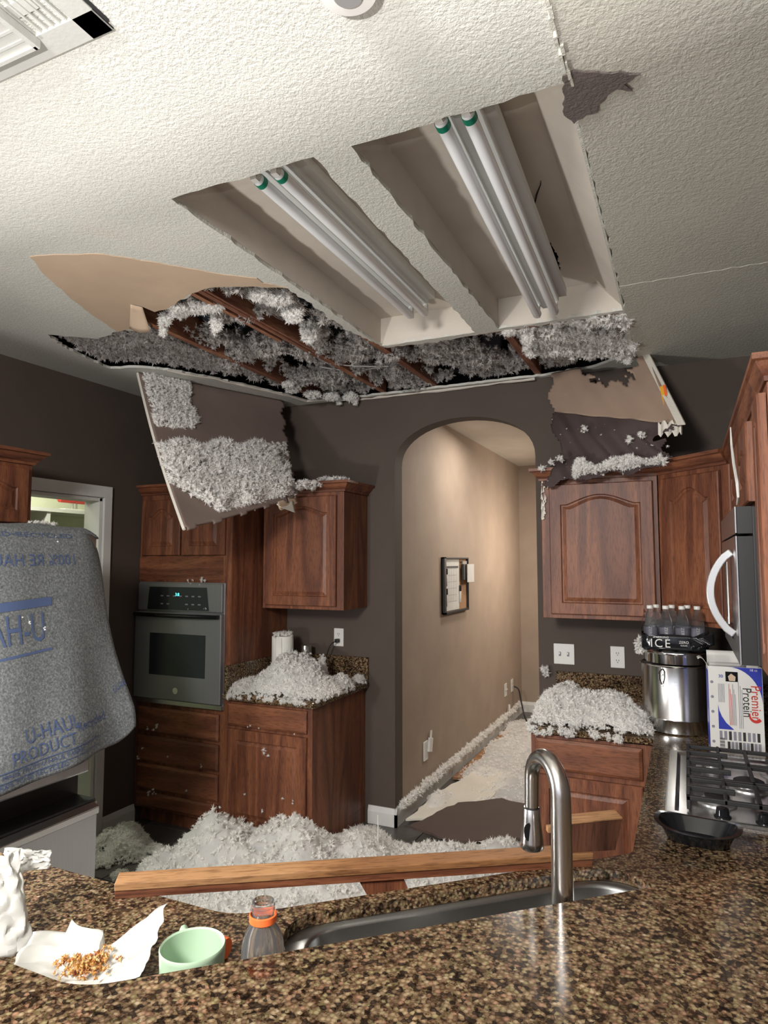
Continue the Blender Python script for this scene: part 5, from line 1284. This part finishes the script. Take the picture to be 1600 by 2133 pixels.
stuffobj('insulation_clump', cloud([(q.x, q.y, q.z, .022, .02, .035)], 40, (0.006, 0.016), 59), fluff_m, 'little insulation clump on top of the right granite backsplash')
q = S3(1335, 1345, 3.40)
stuffobj('insulation_clump', cloud([(q.x, q.y, q.z+0.01, .030, .03, .035), (q.x-0.005, q.y, q.z-0.02, .02, .02, .02)], 204, (0.0043, 0.0106), 60), fluff_m, 'insulation clump on the left rim of the stock pot')
stuffobj('insulation_clump', mound([(-2.62, 1.62, .13, .18, .055), (-2.60, 1.42, .12, .16, .05), (-2.75, 1.80, .10, .1, .02), (-2.50, 1.95, .05, .12, .012)], 1.818, 850, (0.0043, 0.0119), 61), fluff_m, 'insulation lying on top of the blanket-covered fridge')
# insulation packed in and hanging out of the ceiling hole
def hb(lst, z):
    out = []
    for (x, y, r_, rz_, dz) in lst:
        c = cz(x, y, CEIL+dz); yy = min(c[1], WB-0.06); out.append((c[0], yy, z+dz, r_, r_*0.8, rz_))
    return out
def inpoly(x, y, poly):
    ins = np.zeros(x.shape, bool); n = len(poly)
    for i in range(n):
        x0, y0 = poly[i]; x1, y1 = poly[(i+1) % n]
        c = ((y0 > y) != (y1 > y)) & (x < (x1-x0)*(y-y0)/(y1-y0+1e-12)+x0); ins ^= c
    return ins
def pack(px, thr, n, rad, seed, z0=CEIL+0.03, dz=0.05, sag=0.03, gaps=()):
    rng = np.random.default_rng(seed); poly = [cz(*p) for p in px]; poly = [(x, min(y, WB-0.05)) for x, y in poly]
    a = np.array(poly); X = rng.uniform(a[:, 0].min(), a[:, 0].max(), n*12); Y = rng.uniform(a[:, 1].min(), a[:, 1].max(), n*12)
    f = fnoise(X*1.6, Y*1.6, seed); ok = inpoly(X, Y, poly) & (f > thr)
    for g in gaps:
        (gx, gy) = cz(g[0], g[1]); ok &= ((X-gx)/g[2])**2+((Y-gy)/g[3])**2+0.35*fnoise(X*2, Y*2, seed+1) > 1
    X, Y, f = X[ok][:n], Y[ok][:n], f[ok][:n]
    Z = z0+dz*rng.random(len(X))-sag*np.clip(f-thr, 0, 1)*rng.random(len(X))
    r = rad[0]+(rad[1]-rad[0])*rng.random(len(X))**1.6
    return [tufts(np.stack([X, Y, Z], -1), r, rng)]
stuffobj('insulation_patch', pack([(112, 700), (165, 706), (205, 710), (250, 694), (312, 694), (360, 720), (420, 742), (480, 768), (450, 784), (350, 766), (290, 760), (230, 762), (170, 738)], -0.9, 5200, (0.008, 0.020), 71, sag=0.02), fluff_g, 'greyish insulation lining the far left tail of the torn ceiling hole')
mid = [(372, 640, .05, .015, .01), (342, 665, .030, .03, .00), (340, 685, .018, .045, -.03), (372, 650, .05, .02, .02), (405, 640, .07, .02, .02), (440, 638, .06, .02, .02), (452, 668, .025, .05, .0), (448, 685, .012, .03, -.02),
       (545, 612, .06, .02, .02), (580, 620, .07, .03, .02), (610, 650, .05, .05, .0), (645, 690, .05, .05, .0)]
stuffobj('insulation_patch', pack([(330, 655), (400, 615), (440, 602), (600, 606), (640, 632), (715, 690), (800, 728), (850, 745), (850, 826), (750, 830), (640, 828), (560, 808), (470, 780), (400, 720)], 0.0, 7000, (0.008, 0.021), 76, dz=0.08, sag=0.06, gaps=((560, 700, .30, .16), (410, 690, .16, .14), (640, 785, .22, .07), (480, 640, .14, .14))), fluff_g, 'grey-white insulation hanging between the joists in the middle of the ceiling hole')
fr_ = [(610, 812, .05, .02, .0), (650, 822, .06, .025, -.01), (690, 826, .06, .025, -.01), (730, 826, .05, .03, -.01), (740, 835, .025, .03, -.03), (600, 800, .04, .02, .0), (715, 840, .02, .03, -.02)]
stuffobj('insulation_patch', cloud(hb(fr_, CEIL), 1190, (0.0050, 0.0145), 73), fluff_m, 'fringe of insulation hanging over the far edge of the ceiling hole above the left wall cabinet')
rg = [(1060, 690, .03, .02, .0), (1100, 700, .03, .05, -.01), (1105, 725, .03, .05, -.01), (1290, 735, .05, .03, .0), (1308, 745, .02, .035, -.02), (1320, 715, .02, .04, -.01)]
stuffobj('insulation_patch', cloud(hb(rg, CEIL), 900, (0.006, 0.016), 74)+pack([(1070, 682), (1180, 668), (1312, 646), (1318, 690), (1328, 738), (1260, 745), (1180, 735), (1100, 745)], -0.35, 4200, (0.007, 0.019), 77, z0=CEIL+0.005, dz=0.05, sag=0.04), fluff_m, 'bright white insulation at the right end of the ceiling hole behind the second light')
stuffobj('insulation_patch', pack([(800, 728), (900, 716), (1040, 690), (1180, 675), (1300, 700), (1318, 735), (1240, 762), (1140, 783), (1000, 808), (850, 826)], -0.02, 6000, (0.008, 0.021), 78, z0=CEIL+0.04, dz=0.06, sag=0.05), fluff_g, 'shade-grey insulation above the arch wall between the joist ends')
stuffobj('insulation_clump', cloud(hb(mid, CEIL), 2200, (0.007, 0.018), 72), fluff_m, 'brighter ragged insulation hanging from the near edge of the torn hole beside the paper flap')
# flakes stuck to the fronts
def flakes(pts, plane, val, label, seed, s=(0.004, 0.010)):
    out = []; rn = np.random.default_rng(seed)
    for (x, y, k) in pts:
        q = survey(x, y, plane, val); P = np.array(q[:])[None]+rn.normal(size=(k, 3))*np.array([.010, .010, .008]) 
        P[:, plane] = val+rn.uniform(-0.002, 0.003, k); out.append(tufts(P, rn.uniform(*s, k), rn))
    stuffobj('insulation_flakes', out, fluff_m, label, 'insulation flakes stuck to surfaces')
flakes([(305, 1517, 4), (325, 1512, 5), (318, 1518, 3), (297, 1560, 2), (285, 1578, 3), (322, 1650, 5), (312, 1650, 3), (350, 1575, 1), (420, 1595, 2), (390, 1645, 1)], 1, 3.272, 'white flakes stuck to the drawers under the wall oven', 81)
flakes([(396, 1211, 4), (424, 1209, 6), (418, 1212, 3), (426, 1269, 2), (394, 1270, 1)], 1, 3.262, 'white flakes along the top edge of the wall oven', 82)
flakes([(520, 1515, 2), (535, 1516, 1), (553, 1562, 3), (555, 1570, 2), (612, 1530, 1), (586, 1660, 2), (612, 1673, 2), (548, 1690, 2), (506, 1660, 1)], 1, 3.222, 'white flakes stuck to the base cabinet door left of the arch', 83)
flakes([(122, 1118, 2), (70, 1290, 2), (92, 1305, 3), (45, 1284, 1), (170, 1424, 1), (127, 1554, 1), (24, 1450, 1)], 0, -2.28, 'white flakes caught on the grey moving blanket', 84, (0.002, 0.005))
rn = np.random.default_rng(85); n = 60
P = np.stack([rn.uniform(-1.0, -0.5, n), rn.uniform(1.05, 1.5, n), np.full(n, CT+0.002)], 1)
